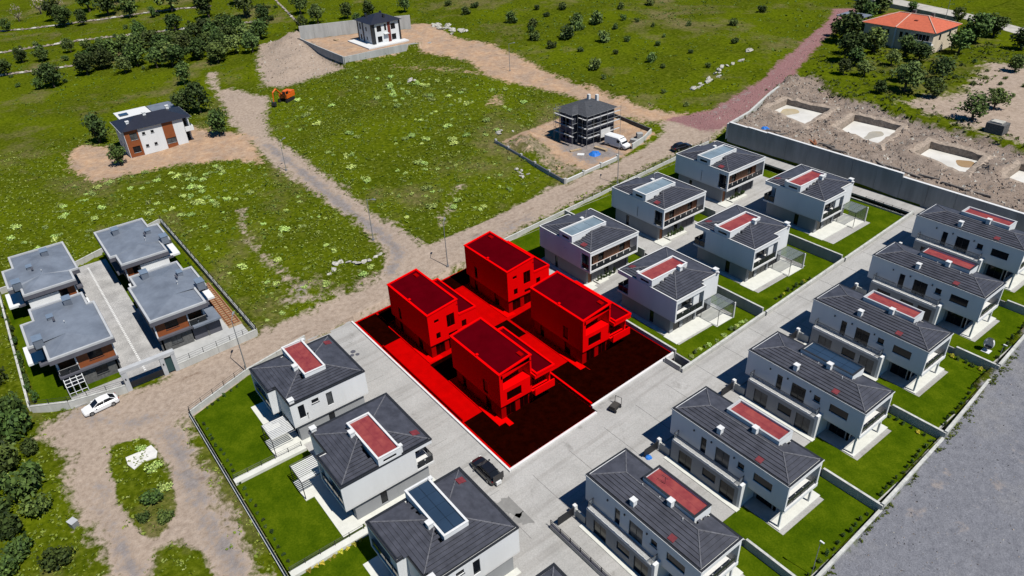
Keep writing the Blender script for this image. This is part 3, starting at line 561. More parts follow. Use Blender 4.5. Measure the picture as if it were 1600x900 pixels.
    if i == 0:
        q = P('aerial', M_dark); q.bar((6.6, 4.6, 7.3), (6.6, 4.6, 8.3), .025)
        for k in range(4): q.bar((6.2+.2*k, 4.35, 8.2), (6.2+.2*k, 4.85, 8.2), .014)
        q.bar((6.1, 4.6, 8.2), (7.0, 4.6, 8.2), .018); q.done()
for i in range(6): long_house(i)
# ------------------------------------------------------------------ garden villas (middle row and left column)
def garden_villa(loc, rz, mirror, solar, label, group, slat=False, cur=M_glass):
    D, W = 11.2, 10.2; mir = W if mirror else None
    r = thing('garden_villa', label, 'house', loc, rz, group); P = parts(r, mir)
    P('ground_wall', M_grey).wall('y', .5, -1, .25, .6, 10.0, 0, 2.75, [(6.1, 6.9, .3, 2.3)]).wall('y', W-.4, 1, .25, .6, 9.6, 0, 2.75, [(4.8, 5.6, .9, 2.2)]).wall('x', .6, -1, .25, .75, W-.65, 0, 2.75, [(3.2, 4.4, .05, 2.2), (6, 8.6, .05, 2.3)]).wall('x', 10.0, 1, .25, .75, 6, 0, 2.75, [(1.2, 2.6, .1, 2.3), (3.2, 5.6, .1, 2.3)]).wall('x', 9.6, 1, .25, 6.0, W-.65, 0, 2.75, [(6.6, 9.0, .1, 2.3)]).done()
    window(r, 'y', .5, -1, 6.1, 6.9, .3, 2.3, 1, mir); window(r, 'y', W-.4, 1, 4.8, 5.6, .9, 2.2, 1, mir); window(r, 'x', 10.0, 1, 1.2, 2.6, .1, 2.3, 1, mir); window(r, 'x', 10.0, 1, 3.2, 5.6, .1, 2.3, 2, mir, gm=M_curtain); window(r, 'x', 9.6, 1, 6.6, 9.0, .1, 2.3, 2, mir)
    window(r, 'x', .6, -1, 3.2, 4.4, .05, 2.2, 1, mir, gm=M_wood, name='front_door'); window(r, 'x', .6, -1, 6, 8.6, .05, 2.3, 1, mir, gm=M_vfas, name='garage_door')
    P('floor_slab', M_cap).box(0, D, 0, 6, 2.752, 3.0).box(0, D-1.1, 6, W, 2.752, 3.0).done()
    uh = [(8.4, 9.2, 3.75, 5.75), (6.5, 7.4, 5.15, 5.75), (4.7, 5.5, 3.75, 5.75)]
    up = P('upper_wall', M_white)
    up.wall('y', 0, -1, .25, 2.2, D, 3.002, 6.3).wall('y', 0, -1, .25, 0, 2.2, 5.8, 6.3).wall('y', 2.2, -1, .25, .25, 2.2, 3.002, 6.05, [(.7, 1.9, 3.05, 5.3)]).wall('x', 2.2, -1, .25, .25, 2.2, 3.002, 6.05).wall('x', 0, -1, .25, 2.2, W-.25, 3.002, 6.3, [(4, 5.6, 3.9, 5.4), (7.2, 8.4, 3.9, 5.4)]).wall('x', 0, -1, .25, .25, 2.2, 5.8, 6.3)
    up.wall('y', W, 1, .25, 0, D-1.1, 3.002, 6.3, uh).wall('x', D-1.1, 1, .25, 6, W-.25, 3.002, 6.3).wall('y', 6, 1, .25, D-1.7, D, 3.002, 6.3)
    up.box(D-.25, D, .25, 5.75, 5.75, 6.3).wall('x', D-1.7, 1, .25, .25, 5.75, 3.002, 6.05, [(.5, 2.2, 3.1, 5.3), (3.2, 5.2, 3.1, 5.3)]); up.done()
    for h in uh: window(r, 'y', W, 1, *h, 1, mir, gm=cur if h[0] == 4.7 else M_glass, sill=h[0] == 6.5)
    window(r, 'y', 2.2, -1, .7, 1.9, 3.05, 5.3, 1, mir); window(r, 'x', 0, -1, 4, 5.6, 3.9, 5.4, 2, mir); window(r, 'x', 0, -1, 7.2, 8.4, 3.9, 5.4, 1, mir)
    window(r, 'x', D-1.7, 1, .5, 2.2, 3.1, 5.3, 2, mir); window(r, 'x', D-1.7, 1, 3.2, 5.2, 3.1, 5.3, 2, mir, gm=M_curtain)
    P('balcony_soffit', M_white).box(D-1.7, D-.25, .25, 5.75, 6.05, 6.3).box(.25, 2.2, .25, 2.2, 6.05, 6.3).done()
    P('balcony_pier', M_white).box(D-.5, D-.25, 3.9, 5.1, 3.0, 5.75).done()
    railing(r, [(D-.1, .3), (D-.1, 5.7)], 3.0, 1.0, 1.35, mir, M_smoke); railing(r, [(2.1, .08), (.08, .08), (.08, 2.2)], 3.0, 1.0, 1.05, mir, M_smoke)
    poly = [(-.06, -.06), (D+.06, -.06), (D+.06, 6.06), (D-1.04, 6.06), (D-1.04, W+.06), (-.06, W+.06)]
    parapet(r, poly, 6.302, 6.48, .16, M_dark if slat else M_cap, mir, 'eave_coping')
    parapet(r, [(.15, .15), (D-.15, .15), (D-.15, 5.85), (D-1.25, 5.85), (D-1.25, W-.15), (.15, W-.15)], 6.484, 6.53, .12, M_dark, mir, 'gutter')
    bx = (3.8, 6.6, .003, 7.3)
    hip_roof(r, .28, D-.28, .28, W-.28, 6.40, .23, mir, (D-1.3, D+1, 5.9, W+1), (bx[0], bx[1], 0, 7.2), .44, int(abs(loc[0]*7)))
    cl = [(4.4, 6.0, 6.75, 7.1)]
    roofbox(r, *bx, 6.49, 7.55, solar, mir, cl, None, (2, 4)); window(r, 'y', bx[2], -1, *cl[0], 1, mir, inset=.06)
    chimney(r, 6.95, 5.3, 7.3, .75, .55, mir); chimney(r, D-1.5, W-.35, 6.5, .5, .6, mir); chimney(r, 3.7, .25, 7.0, .7, .3, mir)
    skylight(r, .6, 1.5, 1.4, 2.2, 6.5, (.2, 0), mir)
    P('rain_pipe', M_dark).bar((8.2, W+.03, 3.3), (8.2, W+.03, 4.1), .025).box(8.12, 8.28, W+.003, W+.1, 4.1, 4.25).done()
    P('terrace', M_slab).box(9.9, D+1.1, -.6, 6.8, -.1, .13).box(9.6, D+2.1, 6.8, W+.3, -.1, .13).box(.2, 9.9, -.3, .498, -.1, .11).box(.2, 9.9, W-.398, W+.35, -.1, .11).done()
    # pergola on the terrace
    pg = P('pergola', M_dark); x0, x1, y0, y1, zz = D-1.0, D+2.0, 7.0, W+.2, 2.75
    for q in ((x1, y0), (x1, y1), (x0, y0)): pg.bar((*q, .1), (*q, zz), .05)
    for a, b in (((x0, y0), (x1, y0)), ((x1, y0), (x1, y1)), ((x0, y1), (x1, y1))): pg.bar((*a, zz), (*b, zz), .05)
    po = pg.done()
    if slat:
        for k in range(11): sub(po, 'slat', M_cap, mir).box(x0+.1, x1-.05, y0+.1+k*.29, y0+.1+k*.29+.13, zz-.02, zz+.07).done()
    else:
        for k in range(3): sub(po, 'glass_panel', M_rail, mir).box(x0+.06+k*.98, x0+.06+k*.98+.92, y0+.05, y1-.05, zz+.055, zz+.075).done()
        sub(po, 'side_screen', M_rail, mir).box(x0+.05, x1-.06, y1-.02, y1+.02, .15, zz-.06).done()
        sub(po, 'end_post', M_cap, mir).box(x1+.055, x1+.2, y1-.1, y1+.1, .1, zz).done()
GM = 'garden villas of the middle row'; GL = 'garden villas of the left column'
MV = [(-64.0, 66.0, 2.1), (-64.5, 83.4, 3.2), (-65.6, 102.6, 4.3)]
garden_villa(MV[0], 0, False, False, 'nearest garden villa of the middle row, right beside the red plot', GM)
garden_villa(MV[1], 0, False, False, 'middle garden villa of the middle row, red roof deck', GM)
garden_villa(MV[2], 0, False, False, 'farthest garden villa of the middle row, near the retaining wall', GM)
# left column: garden side faces -Y, so local x runs to -Y
def leftv(a0, mirror, solar, label, slat=True, cur=M_glass):
    garden_villa((a0, 27.3, .02), R(-90), mirror, solar, label, GL, slat, cur)
leftv(-80.2, False, False, 'upper left column villa beside the dirt road, red roof deck at the back edge', True, M_curtain)
leftv(-64.4, True, False, 'middle villa of the left column, red roof deck flush with the lit wall')
leftv(-48.6, False, True, 'left column villa with blue solar panels, above the bottom edge')
leftv(-33.1, False, False, 'villa at the bottom edge showing only its roof corner')
# ------------------------------------------------------------------ upper row
def upper_villa(loc, solar, label):
    D, W = 12.1, 10.4; r = thing('balcony_villa', label, 'house', loc, 0, 'balcony villas of the upper row'); P = parts(r)
    P('ground_wall', M_grey).wall('y', .5, -1, .25, .6, 10.7, 0, 2.75, [(3.2, 3.9, .1, 2.2)]).wall('y', W-.4, 1, .25, .6, 10.45, 0, 2.75).wall('x', .6, -1, .25, .75, W-.65, 0, 2.75).wall('x', 10.7, 1, .25, .75, W-.65, 0, 2.75, [(.9, 1.7, .05, 2.2), (4.4, 5.4, .1, 2.3), (6.4, 9.4, .05, 2.4)]).done()
    window(r, 'y', .5, -1, 3.2, 3.9, .1, 2.2); window(r, 'x', 10.7, 1, .9, 1.7, .05, 2.2, 1, gm=M_wood, name='front_door'); window(r, 'x', 10.7, 1, 4.4, 5.4, .1, 2.3); window(r, 'x', 10.7, 1, 6.4, 9.4, .05, 2.4, 2, gm=M_vfas, name='garage_door')
    P('floor_slab', M_cap).box(0, D, 0, 6.2, 2.852, 3.15).box(1.0, D, 6.2, W, 2.852, 3.15).done()
    P('slab_band', M_grey).box(.6, 10.7, .5, W-.4, 2.752, 2.85).done()
    ou = [(9.9, 11.9, 3.8, 5.75)]
    up = P('upper_wall', M_white); up.wall('y', 0, -1, .25, 0, D, 3.152, 6.35, [(10.0, D-.3, 3.152, 5.8)]).wall('y', W, 1, .25, 1.0, D, 3.152, 6.35).wall('x', 0, -1, .25, .25, 6.2, 3.152, 6.35, [(2, 4, 4, 5.4)]).wall('x', 1.0, -1, .25, 6.2, W-.25, 3.152, 6.35, [(7, 9, 4, 5.4)]).wall('y', 6.2, 1, .25, .25, 1.0, 3.152, 6.35)
    up.box(D-.3, D, .25, W-.25, 5.85, 6.35).wall('y', 1.9, -1, .2, 10.25, 10.6, 3.152, 6.1); up.done()
    cl = P('timber_wall', M_brown); cl.wall('x', 10.6, 1, .2, 1.9, W-.25, 3.152, 6.1, [(2.9, 4.4, 3.2, 5.5), (7.6, 8.9, 3.2, 5.5)]); co = cl.done()
    for k in range(14):
        y = 1.95+k*.58
        if 2.8 < y+.27 < 4.5 or 7.5 < y+.27 < 9.0: continue
        sub(co, 'board', M_wood).box(10.602, 10.64, y, y+.55, 3.2, 6.05).done()
    window(r, 'x', 10.6, 1, 2.9, 4.4, 3.2, 5.5, 2); window(r, 'x', 10.6, 1, 7.6, 8.9, 3.2, 5.5, 2)
    window(r, 'x', 0, -1, 2, 4, 4, 5.4, 2); window(r, 'x', 1.0, -1, 7, 9, 4, 5.4, 2)
    P('corner_room', M_dark).wall('y', .9, -1, .15, 10.0, 10.55, 3.152, 5.8).done()
    P('balcony_soffit', M_white).box(9.9, D-.3, .25, W-.25, 6.1, 6.35).done()
    railing(r, [(10.1, .1), (D-.1, .1), (D-.1, W-.28)], 3.15, 1.0, 1.4, gm=M_smoke)
    poly = [(-.06, -.06), (D+.06, -.06), (D+.06, W+.06), (.94, W+.06), (.94, 6.26), (-.06, 6.26)]
    parapet(r, poly, 6.352, 6.56, .16, M_cap, name='eave_coping'); parapet(r, [(.15, .15), (D-.15, .15), (D-.15, W-.15), (1.15, W-.15), (1.15, 6.05), (.15, 6.05)], 6.47, 6.6, .1, M_dark, name='gutter')
    bx = (4.9, 7.9, .003, 7.3)
    hip_roof(r, .26, D-.26, .26, W-.26, 6.44, .22, None, (-1, 1.2, 6.1, W+1), (bx[0], bx[1], 0, 7.2), .44, int(loc[1]))
    cs = [(5.6, 7.2, 6.85, 7.25)]
    roofbox(r, *bx, 6.57, 7.7, solar, None, cs, None, (1, 3), M_usolar); window(r, 'y', bx[2], -1, *cs[0], inset=.06)
    chimney(r, 4.7, 5.0, 7.3, .8, .4); skylight(r, 9.2, 10.1, .5, 1.3, 6.55, (0, .15))
    P('wall_lamp', M_cap).box(6.2, 6.35, -.14, -.002, 4.9, 5.1).done()
    if loc[1] > 70: P('rain_pipe', M_dark).bar((6.27, -.05, 3.2), (6.27, -.05, 4.9), .03).done()
    P('terrace', M_slab).box(10.7, D+.5, -.4, 1.9, -.1, .12).box(.2, 10.7, -.1, .498, -.1, .1).done()
    P('planter', M_slab).box(10.75, D+.1, 2.0, 6.3, -.1, .3).done()
UV = [(-82.1, 66.1, 2.1), (-83.1, 83.4, 3.2), (-83.9, 100.7, 4.25)]
upper_villa(UV[0], True, 'nearest balcony villa of the upper row, beside the red plot')
upper_villa(UV[1], True, 'middle balcony villa of the upper row along the dirt road')
upper_villa(UV[2], True, 'farthest balcony villa of the upper row, near the black car')
# ------------------------------------------------------------------ red houses
def red_house(loc, L, front, label):
    r = thing('red_house', label, 'house', loc, 0, 'red tinted houses on the highlighted plot'); P = parts(r); W = 5.0; k = RD
    rz = lambda y: 7.5+.13*y
    bar = lambda mb, x0, x1, y0, y1, dz0, dz1: mb.add([(x0, y0, rz(y0)+dz0), (x1, y0, rz(y0)+dz0), (x1, y1, rz(y1)+dz0), (x0, y1, rz(y1)+dz0), (x0, y0, rz(y0)+dz1), (x1, y0, rz(y0)+dz1), (x1, y1, rz(y1)+dz1), (x0, y1, rz(y1)+dz1)], [(0, 3, 2, 1), (4, 5, 6, 7), (0, 1, 5, 4), (1, 2, 6, 5), (2, 3, 7, 6), (3, 0, 4, 7)])
    gl = [(1.7, 2.6, .2, 2.0), (7.0, 8.2, .2, 2.1)]
    P('ground_wall', k['grey']).wall('y', .25, -1, .25, .4, L-.35, 0, 2.45, gl).wall('x', L-.35, 1, .25, .5, 7.4, 0, 2.45, [(1.0, 2.5, .15, 2.2), (3.2, 4.6, .15, 2.2), (5.4, 7.0, .1, 2.2)]).wall('y', 7.4, 1, .25, .4, L-.35, 0, 2.45).wall('x', .4, -1, .25, .5, 7.15, 0, 2.45, [(1, 2.4, .1, 2.2)]).done()
    for h in gl: window(r, 'y', .25, -1, *h, 1, fm=k['frame'], gm=k['glass'])
    for h in ((1.0, 2.5), (3.2, 4.6), (5.4, 7.0)): window(r, 'x', L-.35, 1, *h, .15 if h[0] < 5 else .1, 2.2, 2, fm=k['frame'], gm=k['glass'])
    window(r, 'x', .4, -1, 1, 2.4, .1, 2.2, 1, fm=k['frame'], gm=k['glass'])
    P('floor_slab', k['white']).box(0, L, 0, W, 2.452, 2.65).done()
    up = P('upper_wall', k['white']); sh = [(7.0, 8.0, 2.9, 4.9)] if front else [(2.3, 3.1, 2.9, 4.9)]
    up.wall('y', 0, -1, .25, 0, L, 2.652, 7.5, sh)
    if front:
        up.wall('x', L, 1, .25, 0.25, W-.25, 2.652, 5.0, [(1.0, 3.3, 3.0, 4.4)]).box(L-.25, L, .25, .5, 5.0, 7.3); ch = []
        up.add([(L-.25, .25, 6.75), (L, .25, 6.75), (L, W-.25, 7.35), (L-.25, W-.25, 7.35), (L-.25, .25, 7.5), (L, .25, 7.5), (L, W-.25, 8.1), (L-.25, W-.25, 8.1)], [(0, 3, 2, 1), (4, 5, 6, 7), (0, 1, 5, 4), (1, 2, 6, 5), (2, 3, 7, 6), (3, 0, 4, 7)])
        up.wall('x', L-1.4, 1, .2, .25, W-.25, 5.0, 7.45, [(1, 4, 5.05, 6.8)]).box(L-1.4, L-.25, .25, W-.25, 4.85, 5.0)
    else:
        hs = [(1.0, 1.75, 5.95, 6.45), (3.0, 4.3, 4.3, 6.4), (1.1, 1.8, 3.2, 4.2), (3.1, 4.6, 2.75, 3.3)]
        up.wall('x', L, 1, .25, .25, W-.25, 2.652, 7.45, hs)
    up.wall('y', W, 1, .25, 0, L, 2.652, 7.45).wall('x', 0, -1, .25, .25, W-.25, 2.652, 7.45, [(1, 2, 4, 5), (3, 4.2, 4, 6)])
    bar(up, 0, L, W-.25, W, -.8, 0); up.add([(L-.25, .25, 7.45), (L, .25, 7.45), (L, W-.25, 7.45), (L, W-.25, 8.1), (L, .25, 7.52), (L-.25, .25, 7.52), (L-.25, W-.25, 7.45), (L-.25, W-.25, 8.1)], [(1, 2, 3, 4), (0, 5, 7, 6), (4, 3, 7, 5)]); up.done()
    for h in sh: window(r, 'y', 0, -1, *h, 1, fm=k['frame'], gm=k['glass'])
    if front:
        window(r, 'x', L, 1, 1.0, 3.3, 3.0, 4.4, 1, fm=k['frame'], gm=k['glass']); window(r, 'x', L-1.4, 1, 1, 4, 5.05, 6.8, 2, fm=k['frame'], gm=k['glass'])
    else:
        for h in hs: window(r, 'x', L, 1, *h, 2 if h[1]-h[0] > 1 else 1, fm=k['frame'], gm=k['glass'])
    rf = P('roof', k['roof']); bar(rf, .02, L-.02, .02, W-.02, -.12, .02); rf.done()
    cp = P('roof_coping', k['white']); bar(cp, -.08, .22, -.08, W+.08, .022, .16); bar(cp, L-.22, L+.08, -.08, W+.08, .022, .16); bar(cp, .22, L-.22, -.08, .22, .022, .16); bar(cp, .22, L-.22, W-.22, W+.08, .022, .16); cp.done()
    sk = P('roof_hatch', k['grey']); x = 1.0 if not front else L-1.6; bar(sk, x, x+.9, W-1.1, W-.6, .03, .2); sk.done()
    sc = P('roof_vent', k['white']); bar(sc, L*.52, L*.52+.35, .1, .45, .17, .3); sc.done()
    # lower wing towards +Y
    lw = P('wing_wall', k['white']); lw.wall('y', 8.0, 1, .25, .8, L, 2.652, 5.5).wall('x', L if not front else L-1.2, 1, .25, W+.002, 7.75, 2.652, 5.5, [(5.4, 6.2, 3.3, 4.4)] if not front else [(5.4, 7.4, 2.8, 4.8)]).wall('x', .8, -1, .25, W+.002, 7.75, 2.652, 5.5).box(.8, L, W+.002, 8.0, 2.452, 2.65)
    if front: lw.box(L-.15, L+.9, W-.2, 8.0, 5.0, 5.5).box(L-.15, L+.9, W-.2, 8.0, 2.3, 2.65).box(L+.75, L+.9, W-.2, 8.0, 2.65, 3.4)
    lw.done()
    if front: window(r, 'x', L-1.2, 1, 5.4, 7.4, 2.8, 4.8, 2, fm=k['frame'], gm=k['glass'])
    else: window(r, 'x', L, 1, 5.4, 6.2, 3.3, 4.4, 1, fm=k['frame'], gm=k['glass'])
    P('wing_roof', k['roof']).box(1.0, L-.2 if not front else L+.7, W+.004, 7.8, 5.3, 5.56).done()
    parapet(r, [(.72, W+.01), (L+.06 if not front else L+.96, W+.01), (L+.06 if not front else L+.96, 8.06), (.72, 8.06)], 5.51, 5.78, .26, k['white'], name='wing_coping')
    P('plinth', k['slab']).box(-.5, L+.35, -.7, .248, -.5, .14).box(L-.348, L+.5 if not front else L+1.2, .25, 8.6, -.5, .14).box(-.5, .398, .25, 8.4, -.5, .14).box(.4, L-.35, 7.402, 8.4, -.5, .16).done()
red_house((-83.9, 38.7, .4), 10.9, False, 'red tinted house at the left corner of the red tinted plot, blank wall to the drive')
red_house((-67.2, 38.6, .4), 10.7, True, 'red house with framed front at the bottom of the red plot')
red_house((-84.7, 53.0, 1.25), 11.0, False, 'red house at the top of the red plot, near the dirt road')
red_house((-68.3, 53.0, 1.25), 11.0, True, 'red house with framed front at the right of the red plot')
# ------------------------------------------------------------------ gated compound on the left
VP = [[(-136.8,-4.3),(-136.7,4.1),(-124.6,4.3),(-124.6,3.2),(-121.0,3.2),(-121.0,-4.2),(-124.8,-4.2),(-124.8,-5.8),(-132,-5.8),(-132,-4.3)],
      [(-116,-4.2),(-116,3.2),(-112,3.2),(-112,4.1),(-99.9,4.1),(-99.9,-4.1),(-105,-4.1),(-105,-5.8),(-112.2,-5.8),(-112.2,-4.2)],
      [(-136.6,9.0),(-136.6,17.25),(-132.3,17.25),(-132.3,18.85),(-124.7,18.85),(-124.7,17.3),(-120.7,17.3),(-120.7,9.9),(-124.7,9.9),(-124.7,9.0)],
      [(-115.8,9.9),(-115.8,17.4),(-112.4,17.4),(-112.4,18.7),(-105.1,18.7),(-105.1,17.1),(-100.2,17.1),(-100.2,8.95),(-112.3,8.95),(-112.3,9.9)]]
VL = ['flat grey roofed house at the far left of the gated compound', 'flat grey roofed house nearest the parked white car', 'flat grey roofed house at the back of the gated compound', 'flat grey roofed house right of the compound gate']
def inset(poly, d):
    n = len(poly); ar = sum(poly[i-1][0]*poly[i][1]-poly[i][0]*poly[i-1][1] for i in range(n))
    if ar < 0: poly = poly[::-1]
    out = []
    for i in range(n):
        p, q, r_ = Vector(poly[i-1]), Vector(poly[i]), Vector(poly[(i+1) % n]); d1, d2 = (q-p).normalized(), (r_-q).normalized(); n1, n2 = Vector((-d1.y, d1.x)), Vector((-d2.y, d2.x)); out.append(tuple(q+(n1+n2)*(d/(1+n1.dot(n2)))))
    return out
def flat_house(k):
    poly = VP[k]; ox, oy = sum(p[0] for p in poly)/len(poly), sum(p[1] for p in poly)/len(poly); poly = [(x-ox, y-oy) for x, y in poly]
    r = thing('flat_roof_house', VL[k], 'house', (ox, oy, 0), 0, 'grey roofed houses of the gated compound'); P = parts(r)
    xs = [p[0] for p in poly]; ys = [p[1] for p in poly]; xf = max(xs); yc = 1 if k < 2 else -1     # court side is +Y for the first two
    pin = inset(poly, .3); n_ = len(pin); xm_ = (min(xs)+max(xs))/2; RP = [(xm_-3.4, sum(ys)/len(ys)*0+(min(ys)+max(ys))/2, 6.95), (xm_+3.4, (min(ys)+max(ys))/2, 6.95)]
    rd = P('roof_deck', M_vroof); near = [0 if p[0] < xm_ else 1 for p in pin]; rd.add([(*p, 6.28) for p in pin]+RP, [((i, (i+1) % n_, n_+near[i]) if near[i] == near[(i+1) % n_] else (i, (i+1) % n_, n_+near[(i+1) % n_], n_+near[i])) for i in range(n_)]); rd.done()
    parapet(r, poly, 5.75, 6.5, .3, M_vpar, name='parapet'); parapet(r, inset(poly, -.05), 5.55, 6.2, .12, M_vfas, name='fascia')
    P('soffit', M_vfas).prism(inset(poly, .1), 5.6, 5.75).done()
    # upper storey
    fx = [p for p in poly if abs(p[0]-xf) < .01]; y0, y1 = min(p[1] for p in fx), max(p[1] for p in fx); x0 = min(xs)+.6; xw = xf-.9
    yb0, yb1 = y0+.5, y1-.5; s0, s1 = (yb0+2.5, yb1) if k < 2 else (yb0, yb1-2.6)     # panelled part of the front
    mid = (s0+s1)/2
    P('upper_wall', M_white).wall('y', yb0, -1, .25, x0, xw-.25, 3.0, 5.6, [(2, 3.2, 3.8, 5)]).wall('y', yb1, 1, .25, x0, xw-.25, 3.0, 5.6, [(1, 2.4, 3.6, 5)]).wall('x', x0, -1, .25, yb0+.25, yb1-.25, 3.0, 5.6).done()
    fp = P('front_panel', M_brown); fp.wall('x', xw, 1, .25, s0, s1, 3.0, 5.6, [(mid-.9, mid+.9, 3.7, 5.0)]); fp.done(); fp = P('recessed_panel', M_brown); fp.wall('x', xw-1.6, 1, .2, yb0 if k < 2 else s1, s0 if k < 2 else yb1, 3.0, 5.6); fp.done()
    window(r, 'x', xw, 1, mid-.9, mid+.9, 3.7, 5.0, 2, sill=True)
    cs = P('court_panel', M_brown); yc0 = yb1+.003 if k < 2 else yb0-.003; cs.wall('y', yc0, yc, .1, xw-3.2, xw-.3, 3.0, 5.5).done()
    window(r, 'y', yb0, -1, 2, 3.2, 3.8, 5, 1); window(r, 'y', yb1, 1, 1, 2.4, 3.6, 5, 1)
    for yy in (s0-.06, s1+.06): P('white_fin', M_white).box(xw-.1, xw+.18, yy-.09, yy+.09, 3.0, 5.6).done()
    P('floor_slab', M_vfas).prism(inset(poly, .35), 2.7, 2.998).done()
    bal = (yb0, s0) if k < 2 else (s1, yb1)
    if k in (1, 3): railing(r, [(xw+.3, bal[0]), (xw+.3, bal[1])], 3.0, 1.0, 1.3, gm=M_smoke)
    else: P('front_wall', M_white).wall('x', xw+.5, 1, .3, *( (yb0-.2, s0+1.6) if k == 0 else (s1-1.6, yb1+.3)), 2.999, 5.2).done()
    gw = P('ground_wall', M_stone); gw.wall('x', xw-.1, 1, .25, s0, s1, 0, 2.7, [(mid-.8, mid+.8, .9, 2.1)]).wall('y', yb0+.2, -1, .25, x0+.3, xw-.1, 0, 2.7, [(1, 2.4, .1, 2.2)]).wall('y', yb1-.2, 1, .25, x0+.3, xw-.1, 0, 2.7, [(-2, 0, .1, 2.2), (2, 4, .1, 2.3)]).wall('x', x0+.3, -1, .25, yb0+.45, yb1-.45, 0, 2.7); gw.done()
    window(r, 'x', xw-.1, 1, mid-.8, mid+.8, .9, 2.1, 2, sill=True, gm=M_curtain if k == 3 else M_glass); window(r, 'y', yb0+.2, -1, 1, 2.4, .1, 2.2, 2); window(r, 'y', yb1-.2, 1, -2, 0, .1, 2.2, 1); window(r, 'y', yb1-.2, 1, 2, 4, .1, 2.3, 2)
    # white terraces on the garden side
    yg = min(ys) if k < 2 else max(ys); sg = -1 if k < 2 else 1
    ya, yb = sorted((yg+sg*.9, yg-sg*1.2)); P('white_canopy', M_white).box(-2.8 if k < 2 else -3, 2.4, ya, yb, 2.72, 3.05).done()
    if k in (0, 2): P('side_terrace', M_cap).box(xw-.2, xw+3.2, *( (yb0-.3, s0+1.8) if k == 0 else (s1-1.6, yb1+.6)), 2.75, 3.02).box(xw-.1, xw+3.0, *((yb0, s0+1.5) if k == 0 else (s1-1.4, yb1+.3)), 0, 2.75).done()
    if k == 3: P('carport_roof', M_vroof).box(xw-3.0, xw+.9, s1+.3, yb1+1.8, 2.75, 3.05).done(); P('slat_screen', M_vfas).box(xw-.4, xw-.2, s1+.2, yb1+1.7, 0, 2.7).done()
    if k == 1:
        c = P('conservatory', M_white); X0, X1, Y0, Y1 = xw+.1, xw+2.0, yb0+.1, s0-.1
        for a in range(4):
            yy = Y0+(Y1-Y0)*a/3; c.bar((X0, yy, 2.6), (X1, yy, 2.1), .05); c.bar((X1, yy, 0), (X1, yy, 2.1), .05)
        for a in range(4):
            t = a/3; c.bar((X0+(X1-X0)*t, Y0, 2.6-.5*t), (X0+(X1-X0)*t, Y1, 2.6-.5*t), .05)
        c.bar((X1, Y0, 1.0), (X1, Y1, 1.0), .04); co = c.done()
        for a in range(3):
            for b in range(3):
                ya, yb2 = Y0+(Y1-Y0)*a/3+.06, Y0+(Y1-Y0)*(a+1)/3-.06; xa, xb = X0+(X1-X0)*b/3+.06, X0+(X1-X0)*(b+1)/3-.06; z = lambda x: 2.6-.5*(x-X0)/(X1-X0)
                sub(co, 'pane', M_glass).add([(xa, ya, z(xa)), (xb, ya, z(xb)), (xb, yb2, z(xb)), (xa, yb2, z(xa)), (xa, ya, z(xa)+.02), (xb, ya, z(xb)+.02), (xb, yb2, z(xb)+.02), (xa, yb2, z(xa)+.02)], [(0, 3, 2, 1), (4, 5, 6, 7), (0, 1, 5, 4), (1, 2, 6, 5), (2, 3, 7, 6), (3, 0, 4, 7)]).done()
    # roof furniture
    for (bx, by, s, h) in ((-4.5 if k % 2 else -5, 2.2 if k < 2 else -2.5, .75, 1.0), (-1.5, -.6 if k < 2 else 2, .55, .6), (4.2 if k % 2 else 3.5, -3 if k < 2 else 3.4, .8, 1.0)):
        c = P('roof_shaft', M_vroof).box(bx-s, bx+s, by-s*.7, by+s*.7, 6.3, 6.6+h).done(); sub(c, 'shaft_cap', mat('blue_steel_cap', (.17, .22, .29), .4, .1)).box(bx-s-.06, bx+s+.06, by-s*.7-.06, by+s*.7+.06, 6.602+h, 6.66+h).done()
    v = P('vent_pipe', M_cap); v.bar((1.5, .8, 6.5), (1.5, .8, 7.3), .07, 0, 6); v.bar((1.5, .8, 7.3), (1.75, .8, 7.35), .07, 0, 6); v.done()
    v = P('solar_water_tank', M_vfas); v.bar((-.6, -.3 if k < 2 else 1.2, 7.2), (.2, -.3 if k < 2 else 1.2, 7.2), .16, 0, 8); v.bar((-.2, -.3 if k < 2 else 1.2, 6.6), (-.2, -.3 if k < 2 else 1.2, 7.2), .05); v.done()
for k in range(4): flat_house(k)
def paver_mat():
    m = bpy.data.materials.new('interlocking_paver'); m.use_nodes = True; n = m.node_tree.nodes; L = m.node_tree.links; p = n['Principled BSDF']; p.inputs['Roughness'].default_value = .9; p.inputs['Specular IOR Level'].default_value = .1
    g = n.new('ShaderNodeNewGeometry'); mp = n.new('ShaderNodeMapping'); mp.inputs['Rotation'].default_value = (0, 0, R(45)); b = n.new('ShaderNodeTexBrick'); b.inputs['Scale'].default_value = 2.2; b.inputs['Mortar Size'].default_value = .035
    b.inputs[1].default_value = (.27, .265, .26, 1); b.inputs[2].default_value = (.34, .33, .32, 1); b.inputs[3].default_value = (.15, .15, .15, 1); L.new(g.outputs['Position'], mp.inputs[0]); L.new(mp.outputs[0], b.inputs[0])
    t = n.new('ShaderNodeTexNoise'); t.inputs['Scale'].default_value = .4; t.inputs['Detail'].default_value = 6; L.new(g.outputs['Position'], t.inputs['Vector']); x = n.new('ShaderNodeMix'); x.data_type = 'RGBA'; x.blend_type = 'OVERLAY'; x.inputs[0].default_value = .55; L.new(b.outputs[0], x.inputs[6]); L.new(t.outputs['Fac'], x.inputs[7]); L.new(x.outputs[2], p.inputs['Base Color']); return m
M_pav = paver_mat()
struct(MB().box(-138.5, -96.3, 3.4, 9.4, -.2, .13).box(-99.4, -96.6, -3.5, 3.398, -.2, .125).build('paved_court', M_pav), 'grey paver court between the flat roofed houses')
dr = MB()
for k in range(int((-98+137)/.55)): dr.box(-137+k*.55, -137+k*.55+.33, 6.0, 6.3, .132, .14)
